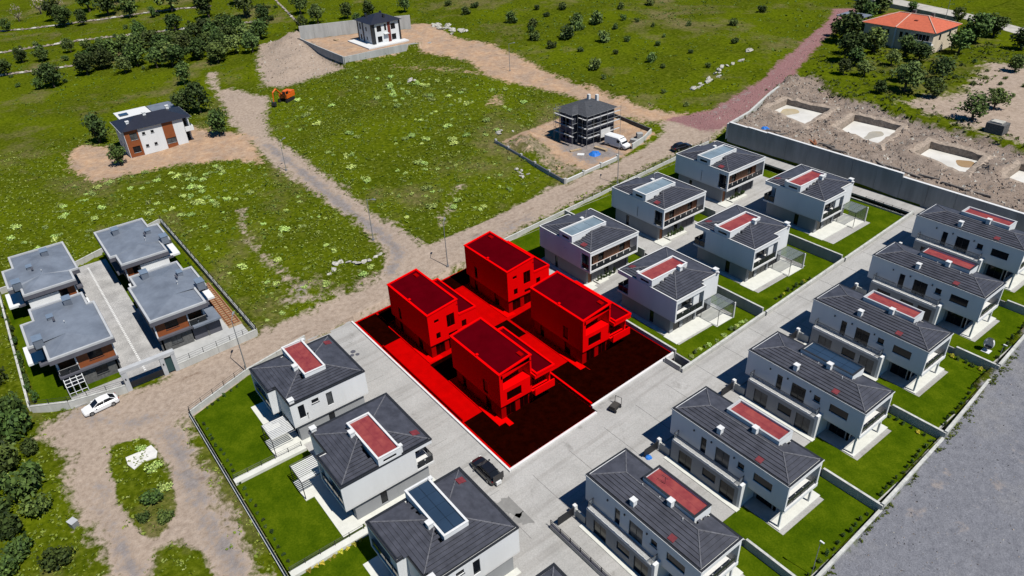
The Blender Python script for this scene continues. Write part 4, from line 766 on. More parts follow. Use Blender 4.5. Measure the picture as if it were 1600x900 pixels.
tag(dr.build('drain_strip', M_cap), 'dotted white drainage strip down the paver court', 'drain')
struct(MB().box(-136, -99.5, -7.4, 3.398, -.2, .09).build('lawn', M_lawn), 'lawn along the left side of the gated compound')
struct(MB().box(-146, -117, 9.402, 21, -.2, .09).build('lawn', M_lawn), 'lawn at the back right of the gated compound')
struct(MB().box(-116.9, -97.3, 9.402, 21.2, -.2, .085).build('yard', mat('pale_yard', (.44, .44, .43), .85, .12, .8)), 'pale concrete yard beside the compound gate')
struct(MB().box(-117, -101, 19.2, 21.3, -.1, .11).build('timber_deck_base', mat('dry_soil_bed', (.32, .22, .13), .9, .3, 2)), 'brown bed under the lattice beside the fence')
lt = thing('timber_lattice', 'brown timber lattice lying beside the compound fence', 'lattice', (-109, 20, .15))
for k in range(22): sub(lt, 'batten', M_wood).box(-7.6+k*.7, -7.6+k*.7+.1, -.75, 1.2, 0, .12).done()
for k in range(3): sub(lt, 'rail', M_wood).box(-7.8, 7.4, -.6+k*.8, -.5+k*.8, .122, .2).done()
def lwall(name, pts, h, th, m, label, cap=None, zf=None, cat='wall', group=None, base=-.6, pil=False):
    r = thing(name, label, cat, (pts[0][0], pts[0][1], 0), 0, group); ox, oy = pts[0]; zf = zf or (lambda a, b: 0)
    for (x0, y0), (x1, y1) in zip(pts, pts[1:]):
        L = math.hypot(x1-x0, y1-y0); n = max(1, int(L/4.5)); dx, dy = (x1-x0)/L, (y1-y0)/L; nx, ny = -dy*th/2, dx*th/2
        for k in range(n):
            g0, g1 = L*k/n+.012, L*(k+1)/n-.012; a0, b0, a1, b1 = x0+dx*g0, y0+dy*g0, x0+dx*g1, y0+dy*g1; za, zb = zf(a0, b0), zf(a1, b1)
            P4 = [(a0-nx-ox, b0-ny-oy), (a1-nx-ox, b1-ny-oy), (a1+nx-ox, b1+ny-oy), (a0+nx-ox, b0+ny-oy)]; zz = (za, zb, zb, za)
            w_ = sub(r, 'wall_panel', m); w_.add([(*p, q+base) for p, q in zip(P4, zz)]+[(*p, q+h) for p, q in zip(P4, zz)], [(0, 3, 2, 1), (4, 5, 6, 7), (0, 1, 5, 4), (1, 2, 6, 5), (2, 3, 7, 6), (3, 0, 4, 7)]); w_.done()
            if cap:
                P5 = [(a0-nx*1.15-ox, b0-ny*1.15-oy), (a1-nx*1.15-ox, b1-ny*1.15-oy), (a1+nx*1.15-ox, b1+ny*1.15-oy), (a0+nx*1.15-ox, b0+ny*1.15-oy)]
                w_ = sub(r, 'coping', cap); w_.add([(*p, q+h+.003) for p, q in zip(P5, zz)]+[(*p, q+h+.07) for p, q in zip(P5, zz)], [(0, 3, 2, 1), (4, 5, 6, 7), (0, 1, 5, 4), (1, 2, 6, 5), (2, 3, 7, 6), (3, 0, 4, 7)]); w_.done()
    if pil:
        for (x0, y0), (x1, y1) in zip(pts, pts[1:]):
            L = math.hypot(x1-x0, y1-y0); n = max(1, round(L/5))
            for k in range(n+1):
                a, b = x0+(x1-x0)*k/n, y0+(y1-y0)*k/n; z = zf(a, b); sub(r, 'pillar', m).box(a-ox-.22, a-ox+.22, b-oy-.22, b-oy+.22, z+base, z+h+.4).done()
    return r
POSTS = {}
def fence(pts, h, step, label, zf=None, group=None, post=.035, rails=3, m=None, pick=0, name='metal_fence', pillars=0):
    m = m or M_iron; r = thing(name, label, 'fence', (pts[0][0], pts[0][1], 0), 0, group); ox, oy = pts[0]; zf = zf or (lambda a, b: 0)
    key = (h, post, m.name)
    if key not in POSTS: POSTS[key] = MB().box(-post, post, -post, post, 0, h).mesh('post', m)
    for (x0, y0), (x1, y1) in zip(pts, pts[1:]):
        L = math.hypot(x1-x0, y1-y0); n = max(1, round(L/step))
        for k in range(n+1):
            a, b = x0+(x1-x0)*k/n, y0+(y1-y0)*k/n; link('post', POSTS[key], r, (a-ox, b-oy, zf(a, b)))
        for q in range(rails):
            rl = sub(r, 'rail', m); hh = h*(q+.6)/(rails-.3) if rails > 1 else h
            for k in range(n):
                a, b, c_, d = x0+(x1-x0)*k/n, y0+(y1-y0)*k/n, x0+(x1-x0)*(k+1)/n, y0+(y1-y0)*(k+1)/n
                rl.bar((a-ox, b-oy, zf(a, b)+min(hh, h-.03)), (c_-ox, d-oy, zf(c_, d)+min(hh, h-.03)), .028 if q else .02)
            rl.done()
    return r
M_keepcap = M_cap; M_cap = M_top
# compound boundary
lwall('boundary_wall', [(-95.7, 3.0), (-97.2, -4.0), (-99.6, -8.2)], 1.0, .3, M_wallc, 'pale street wall of the gated compound behind the white car', M_cap)
fence([(-95.7, 3.0), (-97.2, -4.0), (-99.6, -8.2)], .8, 2.2, 'black rail fence on the street wall left of the gate', lambda a, b: 1.05, 'compound fences')
lwall('boundary_wall', [(-95.9, 9.9), (-96.7, 22.0)], .9, .3, M_wallc, 'pale street wall of the gated compound right of the gate', M_cap)
fence([(-95.9, 9.9), (-96.7, 22.0)], .9, 2.0, 'black rail fence on the street wall right of the gate', lambda a, b: .95, 'compound fences')
lwall('boundary_wall', [(-96.9, 22.1), (-147, 21.6)], .7, .25, M_wallc, 'long white topped wall on the field side of the compound', M_cap)
fence([(-96.9, 22.1), (-147, 21.6)], .9, 2.4, 'black rail fence along the field side of the compound', lambda a, b: .75, 'compound fences')
lwall('boundary_wall', [(-147, 21.4), (-139, 3.5), (-138.4, -7.5)], .8, .25, M_wallc, 'back wall of the gated compound facing the meadow', M_cap)
lwall('boundary_wall', [(-138.2, -7.7), (-100, -8.4)], .7, .25, M_wallc, 'white topped wall along the left garden of the compound', M_cap)
M_cap = M_keepcap
g = thing('compound_gate', 'grey framed entrance gate of the flat roofed compound', 'gate', (-96.1, 3.3, 0))
sub(g, 'gate_post', M_vpar).box(-.35, .35, -.35, .35, -.3, 2.9).done(); sub(g, 'gate_post', M_vpar).box(-.35, .35, 4.75, 5.35, -.3, 2.9).done(); sub(g, 'gate_post', M_vpar).box(-.35, .35, 6.3, 6.85, -.3, 2.9).done()
sub(g, 'lintel', M_vpar).box(-.4, .4, -.4, 6.9, 2.902, 3.35).done(); sub(g, 'sliding_gate', M_iron).box(-.06, .06, .36, 4.74, .1, .9).done(); sub(g, 'door', mat('teal_door', (.03, .07, .075), .4, 0)).box(-.05, .05, 5.36, 6.29, .05, 2.5).done()
for y in (.0, 5.05): sub(g, 'post_lamp', M_dark).box(.352, .42, y-.08, y+.08, 1.7, 1.95).done()
# ------------------------------------------------------------------ white villa with rust panels
r = thing('field_villa', 'white villa with rust panels and dark roof in the left field', 'house', (-198.0, 26.0, 0)); P = parts(r); D, W = 9.6, 15.4; r.location.z = .35
hs = [(1.0, 2.7, .6, 2.2), (1.2, 2.9, 3.7, 5.4), (4.0, 4.7, 1.3, 2.0), (6.0, 6.7, 1.3, 2.0), (4.0, 4.7, 4.4, 5.1), (6.0, 6.7, 4.4, 5.1), (8.9, 11.2, .8, 2.2)]
P('wall', M_white).wall('x', D, 1, .3, 0, W-1.6, -.4, 6.2, hs).wall('y', 0, -1, .3, 0, D-.3, -.4, 6.2, [(2, 3, 1, 2.2), (5, 6, 1, 2.2), (2, 3, 4, 5.2)]).wall('y', W, 1, .3, 0, D-2, -.4, 6.2).wall('x', 0, -1, .3, .3, W-.3, -.4, 6.2).wall('y', W-1.6, 1, .3, D-2, D-.3, -.4, 6.2).done()
for h in hs: window(r, 'x', D, 1, *h, 2 if h[1]-h[0] > 1 else 1, sill=True, gm=M_curtain if h[0] in (1.2, 8.9) else M_glass)
for h in ((2, 3, 1, 2.2), (5, 6, 1, 2.2), (2, 3, 4, 5.2)): window(r, 'y', 0, -1, *h)
P('rust_panel', M_brown).wall('x', D+.04, 1, .038, .1, 3.2, -.3, 6.2, [h for h in hs if h[0] < 3]).done(); P('rust_panel', M_brown).wall('x', D+.04, 1, .038, 8.8, 11.3, -.3, 6.2, [hs[6]]).done()
P('balcony', M_white).box(D-2, D+.4, W-1.598, W+.4, 2.8, 3.05).box(D+.2, D+.4, W-1.598, W+.4, 3.05, 4.0).box(D-2, D+.2, W+.2, W+.4, 3.05, 4.0).done()
zr = 8.0; rf = P('roof', M_dark); e = .55
ev = [(-e, -e, 6.25), (D+e, -e, 6.25), (D+e, W+e, 6.25), (-e, W+e, 6.25), (D/2, 4.6, zr), (D/2, W-4.6, zr)]
rf.add(ev, [(0, 1, 4), (1, 2, 5, 4), (2, 3, 5), (3, 0, 4, 5), (3, 2, 1, 0)]); ro = rf.done(); ro.data.materials[0] = mat('slate_roof', (.02, .022, .034), .5, .15, 1.5)
for x, y, z in ((D*.72, 2.0, 6.9), (D*.55, 6.5, 7.7), (D*.35, W-3, 7.5)): chimney(r, x, y, z, .8, .7)
gt = P('gutter', M_cap); gt.bar((-e, -e, 6.2), (D+e, -e, 6.2), .06); gt.bar((D+e, W+e, 6.2), (-e, W+e, 6.2), .06); gt.done()
an = thing('lean_to_shed', 'flat pale annex with a solar collector behind the rust panelled villa', 'shed', (-218, 29, 0)); an.location.z = .2
sub(an, 'wall', M_white).box(1, 18.5, .8, 14.6, -.4, 2.6).done(); sub(an, 'roof', M_cap).box(0, 18.6, .4, 8.6, 2.602, 2.85).done(); sub(an, 'metal_roof', M_vroof).box(.6, 18.6, 8.8, 15, 2.602, 2.95).done(); sub(an, 'solar_collector', M_solar).box(3, 5, 1, 3.2, 2.95, 3.15).done()
# ------------------------------------------------------------------ villa inside the walled yard at the top
z0 = 7.0
r = thing('corner_villa', 'white villa with dark corner strips inside the walled yard', 'house', (-223.0, 106.8, z0)); P = parts(r); D = W = 10.0
hx = [(1.6, 3.2, .7, 2.5), (1.6, 3.2, 3.9, 5.7), (6.6, 8.2, .7, 2.5), (6.6, 8.2, 3.9, 5.7), (4.3, 5.0, 3.9, 5.9)]; hy = [(1.5, 2.6, .7, 2.4), (5.5, 6.4, 1.2, 2.2), (1.5, 2.6, 3.9, 5.7), (5.5, 6.4, 3.9, 5.2)]
P('wall', M_white).wall('x', D, 1, .3, 0, W, 0, 6.5, hx).wall('y', 0, -1, .3, 0, D-.3, 0, 6.5, hy).wall('x', 0, -1, .3, .3, W, 0, 6.5).wall('y', W, 1, .3, .3, D-.3, 0, 6.5).done()
for h in hx: window(r, 'x', D, 1, *h)
for h in hy: window(r, 'y', 0, -1, *h)
for (a, b, c_, d) in ((D+.002, D+.06, 0, .9), (D+.002, D+.06, W-.6, W), (D-1.0, D+.06, -.06, -.002), (-.02, .7, -.06, -.002)): P('corner_strip', M_dark).box(a, b, c_, d, 0, 6.5).done()
P('dark_panel', mat('navy_panel', (.02, .025, .05), .5, 0)).box(3.4, 4.3, -.06, -.002, 0, 6.5).done(); P('rust_panel', mat('red_panel', (.18, .035, .025), .55, .1)).box(D+.002, D+.07, 5.4, 6.4, 0, 6.5).done()
rf = P('roof', mat('slate_roof', (.02, .022, .034))); e = .7; rf.add([(-e, -e, 6.5), (D+e, -e, 6.5), (D+e, W+e, 6.5), (-e, W+e, 6.5), (D/2, W/2-.6, 8.5), (D/2, W/2+.6, 8.5)], [(0, 1, 4), (1, 2, 5, 4), (2, 3, 5), (3, 0, 4, 5), (3, 2, 1, 0)]); rf.done()
for x, y in ((8, 5.6), (3, 2), (3.5, 7)): P('chimney', M_dark).box(x-.3, x+.3, y-.3, y+.3, 6.8, 8.5).done()
P('balcony', M_white).box(D, D+.9, 3.8, 5.4, 3.0, 3.2).done(); P('terrace', M_cap).box(-1.5, D+3, -3.4, -.002, -.2, .35).box(D+.002, D+3, 0, W+1, -.2, .35).done()
lwall('yard_wall', [(-207.0, 93.3), (-206.6, 108), (-205.8, 121.6), (-208, 124.5)], 3.3, .35, M_conc, 'tall grey front wall of the yard at the top', None, lambda a, b: 4.1+max(0, b-116)*.12-max(0, b-116)*.3, base=-2.0)
lwall('yard_wall', [(-207.2, 93.2), (-224, 93.1), (-239.2, 93.5)], 3.5, .35, M_conc, 'grey side wall of the top yard above the rubble slope', None, lambda a, b: 4.0, base=-2)
lwall('yard_wall', [(-239.3, 93.8), (-233, 111), (-225, 127.5)], 4.2, .4, M_conc, 'high grey back wall of the yard at the top', None, lambda a, b: 7.0, base=-3)
# ------------------------------------------------------------------ scaffolded shell
z0 = 4.4
r = thing('shell_house', 'unfinished dark house with hipped roof inside scaffolding', 'house', (-118.4, 101.0, z0)); P = parts(r); M_shell = mat('dark_shell', (.042, .046, .062), .85, .25, 1.2)
FP = [(0, 1.6), (0, 9.6), (8, 9.6), (8, 1.6), (5.2, 1.6), (5.2, 0), (1.2, 0), (1.2, 1.6)]
hx = [(3, 4.6, .6, 2.4), (6, 7.6, .6, 2.4), (3, 4.6, 3.6, 5.4), (6, 7.6, 3.6, 5.4)]
w_ = P('wall', M_shell); w_.wall('x', 8, 1, .3, 1.6, 9.6, 0, 6.6, hx).wall('y', 1.6, -1, .3, 5.2, 7.7, 0, 6.6, [(6, 7, .8, 2.2), (6, 7, 3.8, 5.2)]).wall('x', 5.2, 1, .3, 0, 1.6, 0, 6.6).wall('x', 0, -1, .3, 1.6, 9.6, 0, 6.6).wall('y', 9.6, 1, .3, .3, 7.7, 0, 6.6).wall('y', 1.6, -1, .3, .3, 1.2, 0, 6.6).wall('x', 1.2, -1, .3, .3, 1.6, 0, 6.6); w_.done()
P('blue_panel', mat('navy_sheet', (.03, .04, .11), .5, .2)).wall('y', 0, -1, .3, 1.2, 4.9, 0, 6.6, [(2, 4, .6, 2.4), (2, 4, 3.6, 5.4)]).done()
for h in hx: window(r, 'x', 8, 1, *h)
rm = mat('shingle_roof', (.055, .058, .066), .8, .35, 3, .3)
rf = P('roof', rm); e = .6
rf.add([(-e, 1.6-e, 6.65), (8+e, 1.6-e, 6.65), (8+e, 9.6+e, 6.65), (-e, 9.6+e, 6.65), (4, 4.6, 8.0), (4, 6.6, 8.0)], [(0, 1, 4), (1, 2, 5, 4), (2, 3, 5), (3, 0, 4, 5), (3, 2, 1, 0)]); rf.done()
P('front_roof', rm).add([(1.2-e, -e, 6.66), (5.2+e, -e, 6.66), (5.2+e, 3, 6.66), (1.2-e, 3, 6.66), (3.2, 1.8, 7.55), (3.2, 4.4, 7.55)], [(0, 1, 4), (1, 2, 5, 4), (3, 0, 4, 5), (3, 2, 1, 0), (2, 3, 5)]).done()
for x, y in ((2.2, 7.5), (3.6, 8.6)): P('chimney', M_cap).box(x-.3, x+.3, y-.3, y+.3, 7, 8.6).done()
P('roof_window', M_curtain).box(5.2, 6.0, 4.2, 5.0, 7.3, 7.5).done()
sc = thing('scaffolding', 'galvanised scaffolding wrapped round the dark unfinished house', 'scaffold', (-118.4, 101.0, z0)); st = MB().bar((0, 0, -.6), (0, 0, 7.2), .045, 0, 5).mesh('standard', M_galv); pts = []
loop = [(-1.1, .6), (.2, .6), (.2, -1.0), (6.2, -1.0), (6.2, .6), (9.1, .6), (9.1, 10.6)]
for (x0, y0), (x1, y1) in zip(loop, loop[1:]):
    L = math.hypot(x1-x0, y1-y0); n = max(1, round(L/1.9))
    for k in range(n): link('standard', st, sc, (x0+(x1-x0)*k/n, y0+(y1-y0)*k/n, 0))
    for z in (1.9, 3.9, 5.9):
        lg = sub(sc, 'ledger', M_galv).bar((x0, y0, z+.9), (x1, y1, z+.9), .04, 0, 4); lg.done()
        if (x1-x0)*(y1-y0) == 0 and L > 2:
            d = .5; P4 = (min(x0, x1), max(x0, x1)+.01, y0+.02, y0+d) if y0 == y1 else (x0-d, x0-.02, min(y0, y1), max(y0, y1))
            sub(sc, 'deck', mat('scaffold_board', (.5, .5, .5), .7, .15, 3)).box(*P4, z, z+.06).done()
link('standard', st, sc, (9.1, 10.6, 0))
sub(sc, 'sheet_banner', mat('white_banner', (.7, .7, .68), .6, .08)).box(9.2, 9.24, 4.6, 7.4, 1.2, 3.0).done()
zc = lambda a, b: T0(a, b)
lwall('plot_wall', [(-126.6, 90.0), (-100.2, 87.3)], .75, .25, M_conc, 'low block wall of the scaffolded plot facing the meadow', M_vfas, zc, pil=True)
lwall('plot_wall', [(-100.1, 87.5), (-100.1, 101.8)], .75, .25, M_wallc, 'low pale wall of the scaffolded plot beside the dirt road', M_cap, zc, pil=True)
lwall('plot_wall', [(-101.6, 107.5), (-102.4, 112), (-104, 115.8)], 1.2, .3, M_wallc, 'short pale wall behind the white van', None, zc)
lwall('plot_wall', [(-104.5, 116.4), (-119, 117.6), (-128.5, 109.5)], .9, .25, M_stone, 'dark wall behind the scaffolded house along the earth track', None, zc)
# ------------------------------------------------------------------ red tiled house on the right
z0 = PLAT+1.0
r = thing('tiled_house', 'cream house with red tiled roof among the orchard trees', 'house', (-102.5, 195.0, z0)); P = parts(r); M_cream = mat('cream_render', (.66, .56, .42), .8, .08, .8, streak=True); M_tile = mat('red_tile', (.52, .12, .06), .7, .15, 1.5, .15)
hy = [(3.2, 4.0, 3.0, 4.6), (4.6, 5.4, 3.0, 4.6), (6.0, 6.8, 3.0, 4.6), (9.6, 10.4, 3.0, 4.6), (11.0, 11.8, 3.0, 4.6), (13.6, 17.2, 3.0, 4.6)]; hx = [(3, 4, 3, 4.5), (8, 9, 3, 4.5)]
P('wall', M_cream).wall('y', 0, -1, .3, 0, 18.2, -.5, 5.4, hy).wall('x', 18.2, 1, .3, .3, 12.2, -.5, 5.4, hx).wall('x', 0, -1, .3, .3, 12.2, -.5, 5.4).wall('y', 12.2, 1, .3, .3, 17.9, -.5, 5.4).done()
for h in hy: window(r, 'y', 0, -1, *h, 4 if h[0] > 13 else 1, fm=M_cap if h[0] > 13 else None)
for h in hx: window(r, 'x', 18.2, 1, *h)
for x in (3.6, 5.0, 6.4, 10.0, 11.4): P('window_arch', M_cream).add([(x+.5*math.cos(t), -.05-.1*(k > 9), 4.5+.5*math.sin(t)) for k in range(1) for t in [i*math.pi/8 for i in range(9)]]+[(x+.5*math.cos(i*math.pi/8), -.002, 4.5+.5*math.sin(i*math.pi/8)) for i in range(9)], [tuple(range(8, -1, -1))]+[(i, i+1, i+10, i+9) for i in range(8)]).done()
P('corner_column', M_cap).box(8.3, 8.7, -.25, -.002, -.5, 5.4).done()
P('balcony', M_cap).box(13.3, 18.6, -1.2, -.002, 2.5, 2.7).box(13.3, 18.6, -1.2, -1.1, 2.7, 3.4).done()
rf = P('roof', M_tile); e = .6; rf.add([(-e, -e, 5.42), (18.2+e, -e, 5.42), (18.2+e, 12.2+e, 5.42), (-e, 12.2+e, 5.42), (5.6, 6.1, 7.7), (13, 6.1, 7.7)], [(0, 1, 5, 4), (1, 2, 5), (2, 3, 4, 5), (3, 0, 4), (3, 2, 1, 0)]); ro = rf.done()
for p, q in (((-e, -e, 5.5), (5.6, 6.1, 7.75)), ((18.8, -e, 5.5), (13, 6.1, 7.75)), ((18.8, 12.8, 5.5), (13, 6.1, 7.75)), ((5.6, 6.1, 7.75), (13, 6.1, 7.75)), ((8.5, -e, 5.5), (8.5, 6.1, 7.75))): sub(ro, 'ridge_cap', mat('pale_ridge', (.6, .4, .32), .7, .1)).bar(p, q, .13, 0, 6).done()
for x, y in ((8.6, 7.5), (13.5, 7.2)): P('chimney', M_stone).box(x-.4, x+.4, y-.4, y+.4, 6.8, 8.4).done()
P('roof_window', mat('brown_hatch', (.25, .06, .04), .6, .1)).box(11, 11.9, 3.2, 4.0, 6.75, 6.95).done()
cp = thing('carport', 'pale blue flat carport left of the red tiled house', 'carport', (-117.5, 211.5, PLAT)); sub(cp, 'roof', M_vroof).box(-3, 4.5, 0, 6.5, 2.7, 2.9).done()
for x in (-2.7, 4.2):
    for y in (.3, 6.2): sub(cp, 'post', M_galv).box(x-.06, x+.06, y-.06, y+.06, -.6, 2.698).done()
# ------------------------------------------------------------------ retaining wall, slabs, garden walls
rw = thing('retaining_wall', 'long tall concrete retaining wall below the excavated plot', 'wall', (-88.8, 122.6, 0))
for k in range(18):
    x0, x1 = k*4.6+.02, (k+1)*4.6-.02; top = PLAT+.1+(.9 if k < 8 else .3)-max(0, 2-k)*.12; top = top if k < 11 else top-.0
    w_ = sub(rw, 'wall_panel', mat('cast_wall', (.34, .335, .32), .85, .22, .5, .15, streak=True)).box(x0, x1, -.2, .25, 2.2, top); w_.done(); sub(rw, 'coping', M_cap).box(x0, x1, -.24, .29, top+.002, top+.08).done()
lwall('retaining_wall', [(-89.1, 122.5), (-90.8, 132), (-95.5, 146), (-98.5, 158)], .35, .5, M_wallc, 'low pale kerb wall along the rubble track', None, lambda a, b: PLAT, base=-3)
def pit_rim(p_, k):
    rs = random.Random(k); ring = []
    n = len(p_); ar = sum(p_[i-1][0]*p_[i][1]-p_[i][0]*p_[i-1][1] for i in range(n)); pp = p_ if ar > 0 else p_[::-1]
    a_, b_ = inset(pp, -.12), inset(pp, -2.3); V_ = []; F = []; m_ = 0
    for i in range(n):
        for t in [q/9 for q in range(9)]:
            ia = [a_[i][c]+(a_[(i+1) % n][c]-a_[i][c])*t for c in (0, 1)]; ib = [b_[i][c]+(b_[(i+1) % n][c]-b_[i][c])*t for c in (0, 1)]; im = [ia[c]+(ib[c]-ia[c])*.45 for c in (0, 1)]; j = rs.uniform(-.1, .1)
            zt = PLAT+.12+rs.uniform(-.12, .22); V_ += [(ia[0]+j*.3, ia[1]+j*.3, PLAT-2.0), (ia[0]+j*.6, ia[1]+j, PLAT-.9), (ia[0]+j, ia[1]+j, zt), (im[0]+j, im[1]+j, zt+rs.uniform(.05, .4)), (ib[0], ib[1], gz(*ib)-.25)]; m_ += 1
    for i in range(m_):
        for q in range(4): F.append((i*5+q, i*5+q+1, ((i+1) % m_)*5+q+1, ((i+1) % m_)*5+q))
    return MB().add(V_, F)
for k, p_ in enumerate(PITS):
    struct(pit_rim(p_, k).build('pit_edge', mat('dug_earth', (.33, .265, .21), .95, .4, 2.2, .5)), ['earth bank round the leftmost pit', 'earth bank round the second pit', 'earth bank round the third pit', 'earth bank round the pit at the right edge'][k])
    o = MB().prism(p_, PLAT-2.3, PLAT-1.1).build('foundation_slab', mat('wet_slab', (.66, .63, .57), .45, .14, .22, col2=(.74, .72, .67))); tag(o, ['white foundation slab in the leftmost excavated pit', 'white foundation slab in the second pit from the left', 'white foundation slab in the third pit, with a brown puddle', 'white foundation slab cut by the right edge'][k], 'slab', 'slabs in the excavation')
pd = MB(); cxp, cyp = -48.8, 139.3
pd.prism([(cxp+1.9*math.cos(t)*(1+.15*math.sin(3*t)), cyp+1.7*math.sin(t)*(1+.1*math.cos(4*t))) for t in [i*2*math.pi/20 for i in range(20)]], PLAT-1.1, PLAT-1.085); tag(pd.build('puddle', mat('brown_puddle', (.36, .24, .13), .1, .1, .5)), 'brown puddle on the third foundation slab', 'puddle')
pd = MB(); cxp, cyp = -87, 140.8; pd.prism([(cxp+1.7*math.cos(t)*(1+.2*math.sin(3*t)), cyp+2.6*math.sin(t)) for t in [i*2*math.pi/20 for i in range(20)]], PLAT-1.1, PLAT-1.085); tag(pd.build('puddle', mat('tan_puddle', (.5, .41, .26), .15, .1, .5)), 'yellowish puddle on the leftmost foundation slab', 'puddle')
pd = MB(); cxp, cyp = -67.5, 140.8; pd.prism([(cxp+1.2*math.cos(t)*(1+.3*math.sin(3*t)), cyp+2.9*math.sin(t)) for t in [i*2*math.pi/20 for i in range(20)]], PLAT-1.1, PLAT-1.085); tag(pd.build('puddle', mat('grey_puddle', (.42, .38, .3), .15, .1, .5)), 'greyish puddle on the second foundation slab', 'puddle')
M_cap = M_top
zl = lambda z: (lambda a, b: z)
for i in range(1, 6): lwall('garden_wall', [(-25.5-.15*i, R_L[i]), (R_O[i]+.1, R_L[i])], .35, .25, M_wallc, 'grey step wall between lawns %d and %d of the long houses, from the bottom' % (i, i+1), M_cap, zl(R_Z[i]), group='step walls between the right lawns', base=-1.3)
for i in range(6): lwall('outer_wall', [(R_O[i], R_L[i]), (R_O[i+1], R_L[i+1])], .55, .3, M_wallc, 'pale outer wall of lawn %d beside the gravel lot, from the bottom' % (i+1), M_cap, zl(R_Z[i]), group='outer walls by the gravel lot', base=-2.5)
lwall('yard_wall', [(-40.4, 33.0), (-25, 33.2)], .45, .3, M_wallc, 'low wall with rail fence in the bottom concrete yard', M_vfas, zl(.1)); fence([(-40.4, 33.0), (-25, 33.2)], .7, 1.5, 'dark rail fence on the low wall of the bottom yard', zl(.6), 'yard fences')
for i, (b0, b1) in enumerate(((61.7, 79.3), (79.5, 99), (99.2, 119.4))):
    lwall('garden_wall', [(-47.5, b0), (-47.6, b1)], .45, .3, M_wallc, 'roadside wall of middle row garden %d' % (i+1), M_cap, lambda a, b: T0(a, b), group='roadside walls of the middle row', base=-1.2)
    lwall('garden_wall', [(-64.4, b1), (-47.9, b1)], .7 if i < 2 else .3, .25, M_conc, 'grey step wall behind middle row garden %d' % (i+1), M_cap, zl(M_Z[min(i+1, 2)]), group='step walls of the middle row', base=-1.5)
lwall('garden_wall', [(-64.4, 63.9), (-50.5, 63.9)], .5, .25, M_conc, 'step wall between the red plot and the first middle garden', M_cap, zl(2.1), base=-1.3)
lwall('garden_wall', [(-50.4, 61.7), (-47.7, 61.7)], .7, .25, M_conc, 'short grey end wall of the first middle garden', M_cap, zl(1.9), base=-1.3)
lwall('garden_wall', [(-91.1, 64), (-91.2, 119.5)], .7, .25, M_wallc, 'long pale wall of the upper row along the dirt road', M_cap, lambda a, b: T0(a, b), base=-1); fence([(-91.1, 84), (-91.2, 119.5)], .8, 2.4, 'rail fence on the upper row wall along the dirt road', lambda a, b: T0(a, b)+.75)
fence([(-56, 119.4), (-48, 119.4)], 1.1, 1.6, 'rail fence at the end of the farthest middle garden', zl(4.6))
for i, b in enumerate((79.4, 97.2)): lwall('garden_wall', [(-91, b), (-71, b)], .5, .25, M_conc, 'step wall between upper row gardens %d and %d' % (i+1, i+2), M_cap, zl(U_Z[i+1]), base=-1.4, group='step walls of the upper row')
# left column walls
lwall('garden_wall', [(-90.4, 27.1), (-88.2, 17.2), (-84.6, 8.3)], .75, .25, M_wallc, 'pale angled wall at the dirt road fork around the first left lawn', M_cap); fence([(-88.2, 17.2), (-84.6, 8.3)], .8, 1.8, 'black rail fence on the angled wall at the road fork', zl(.8))
lwall('garden_wall', [(-84.5, 8.2), (-20, 8.2)], .5, .25, M_wallc, 'long garden wall beside the dirt track at the bottom left', M_cap); fence([(-84.5, 8.2), (-20, 8.2)], .75, 2.2, 'black rail fence on the long bottom left garden wall', zl(.55))
for i, a in enumerate((-69.0, -52.7)): fence([(a-.3, 8.7), (a-.3, 17.2)], .7, 1.7, 'black rail fence on the %s pale dividing wall of the left gardens' % ('upper', 'lower')[i], zl(.42), 'fences between the left gardens')
M_cap = M_keepcap
# red plot kerbs
KW = mat('pale_kerb', (.72, .71, .7), .7, .06, 1)
for k, (a0, a1, b0, b1, lb) in enumerate([(-89.6, -49.4, 34.36, 34.6, 'along the side road'), (-49.72, -49.4, 34.62, 48.3, 'at the estate road, near half'), (-50.9, -50.6, 48.6, 63.7, 'at the estate road, far half')]):
    o = MB(); z0, z1 = T0(0, b0), T0(0, b1); o.add([(a0, b0, z0-.6), (a1, b0, z0-.6), (a1, b1, z1-.6), (a0, b1, z1-.6), (a0, b0, z0+.28), (a1, b0, z0+.28), (a1, b1, z1+.28), (a0, b1, z1+.28)], [(0, 3, 2, 1), (4, 5, 6, 7), (0, 1, 5, 4), (1, 2, 6, 5), (2, 3, 7, 6), (3, 0, 4, 7)]); tag(o.build('plot_kerb', KW), 'pale kerb wall of the red plot '+lb, 'kerb', 'kerb walls of the red plot')
lwall('plot_wall', [(-60, 48.7), (-50.9, 48.7)], .5, .22, RD['grey'], 'low red tinted wall between the two dark red tinted lawns', RD['white'], lambda a, b: T0(a, b))
lwall('plot_wall', [(-80.6, 34.95), (-60, 34.95)], .5, .12, RD['grey'], 'thin red tinted rail wall along the red tinted drive', None, lambda a, b: T0(a, b))

# expansion joints of the cast concrete roads
M_jnt = mat('tarred_joint', (.17, .165, .16), .9, .2, 3); roads = [o for o in COL.objects if o.name.startswith('estate_road')]
main_road = next(o for o in roads if 'wide concrete' in o['label']); side_road = next(o for o in roads if 'side road below' in o['label'])
for k in range(17):
    b = 30.5+k*5.6; z = T0(0, b)+.0205; sub(main_road, 'joint', M_jnt).box(-47.25, -40.65, b-.025, b+.025, z-.02, z+.008).done()
for k in range(8): a = -86+k*5.4; sub(side_road, 'joint', M_jnt).box(a-.02, a+.02, 27.4, 31.9, 0, .0285).done()
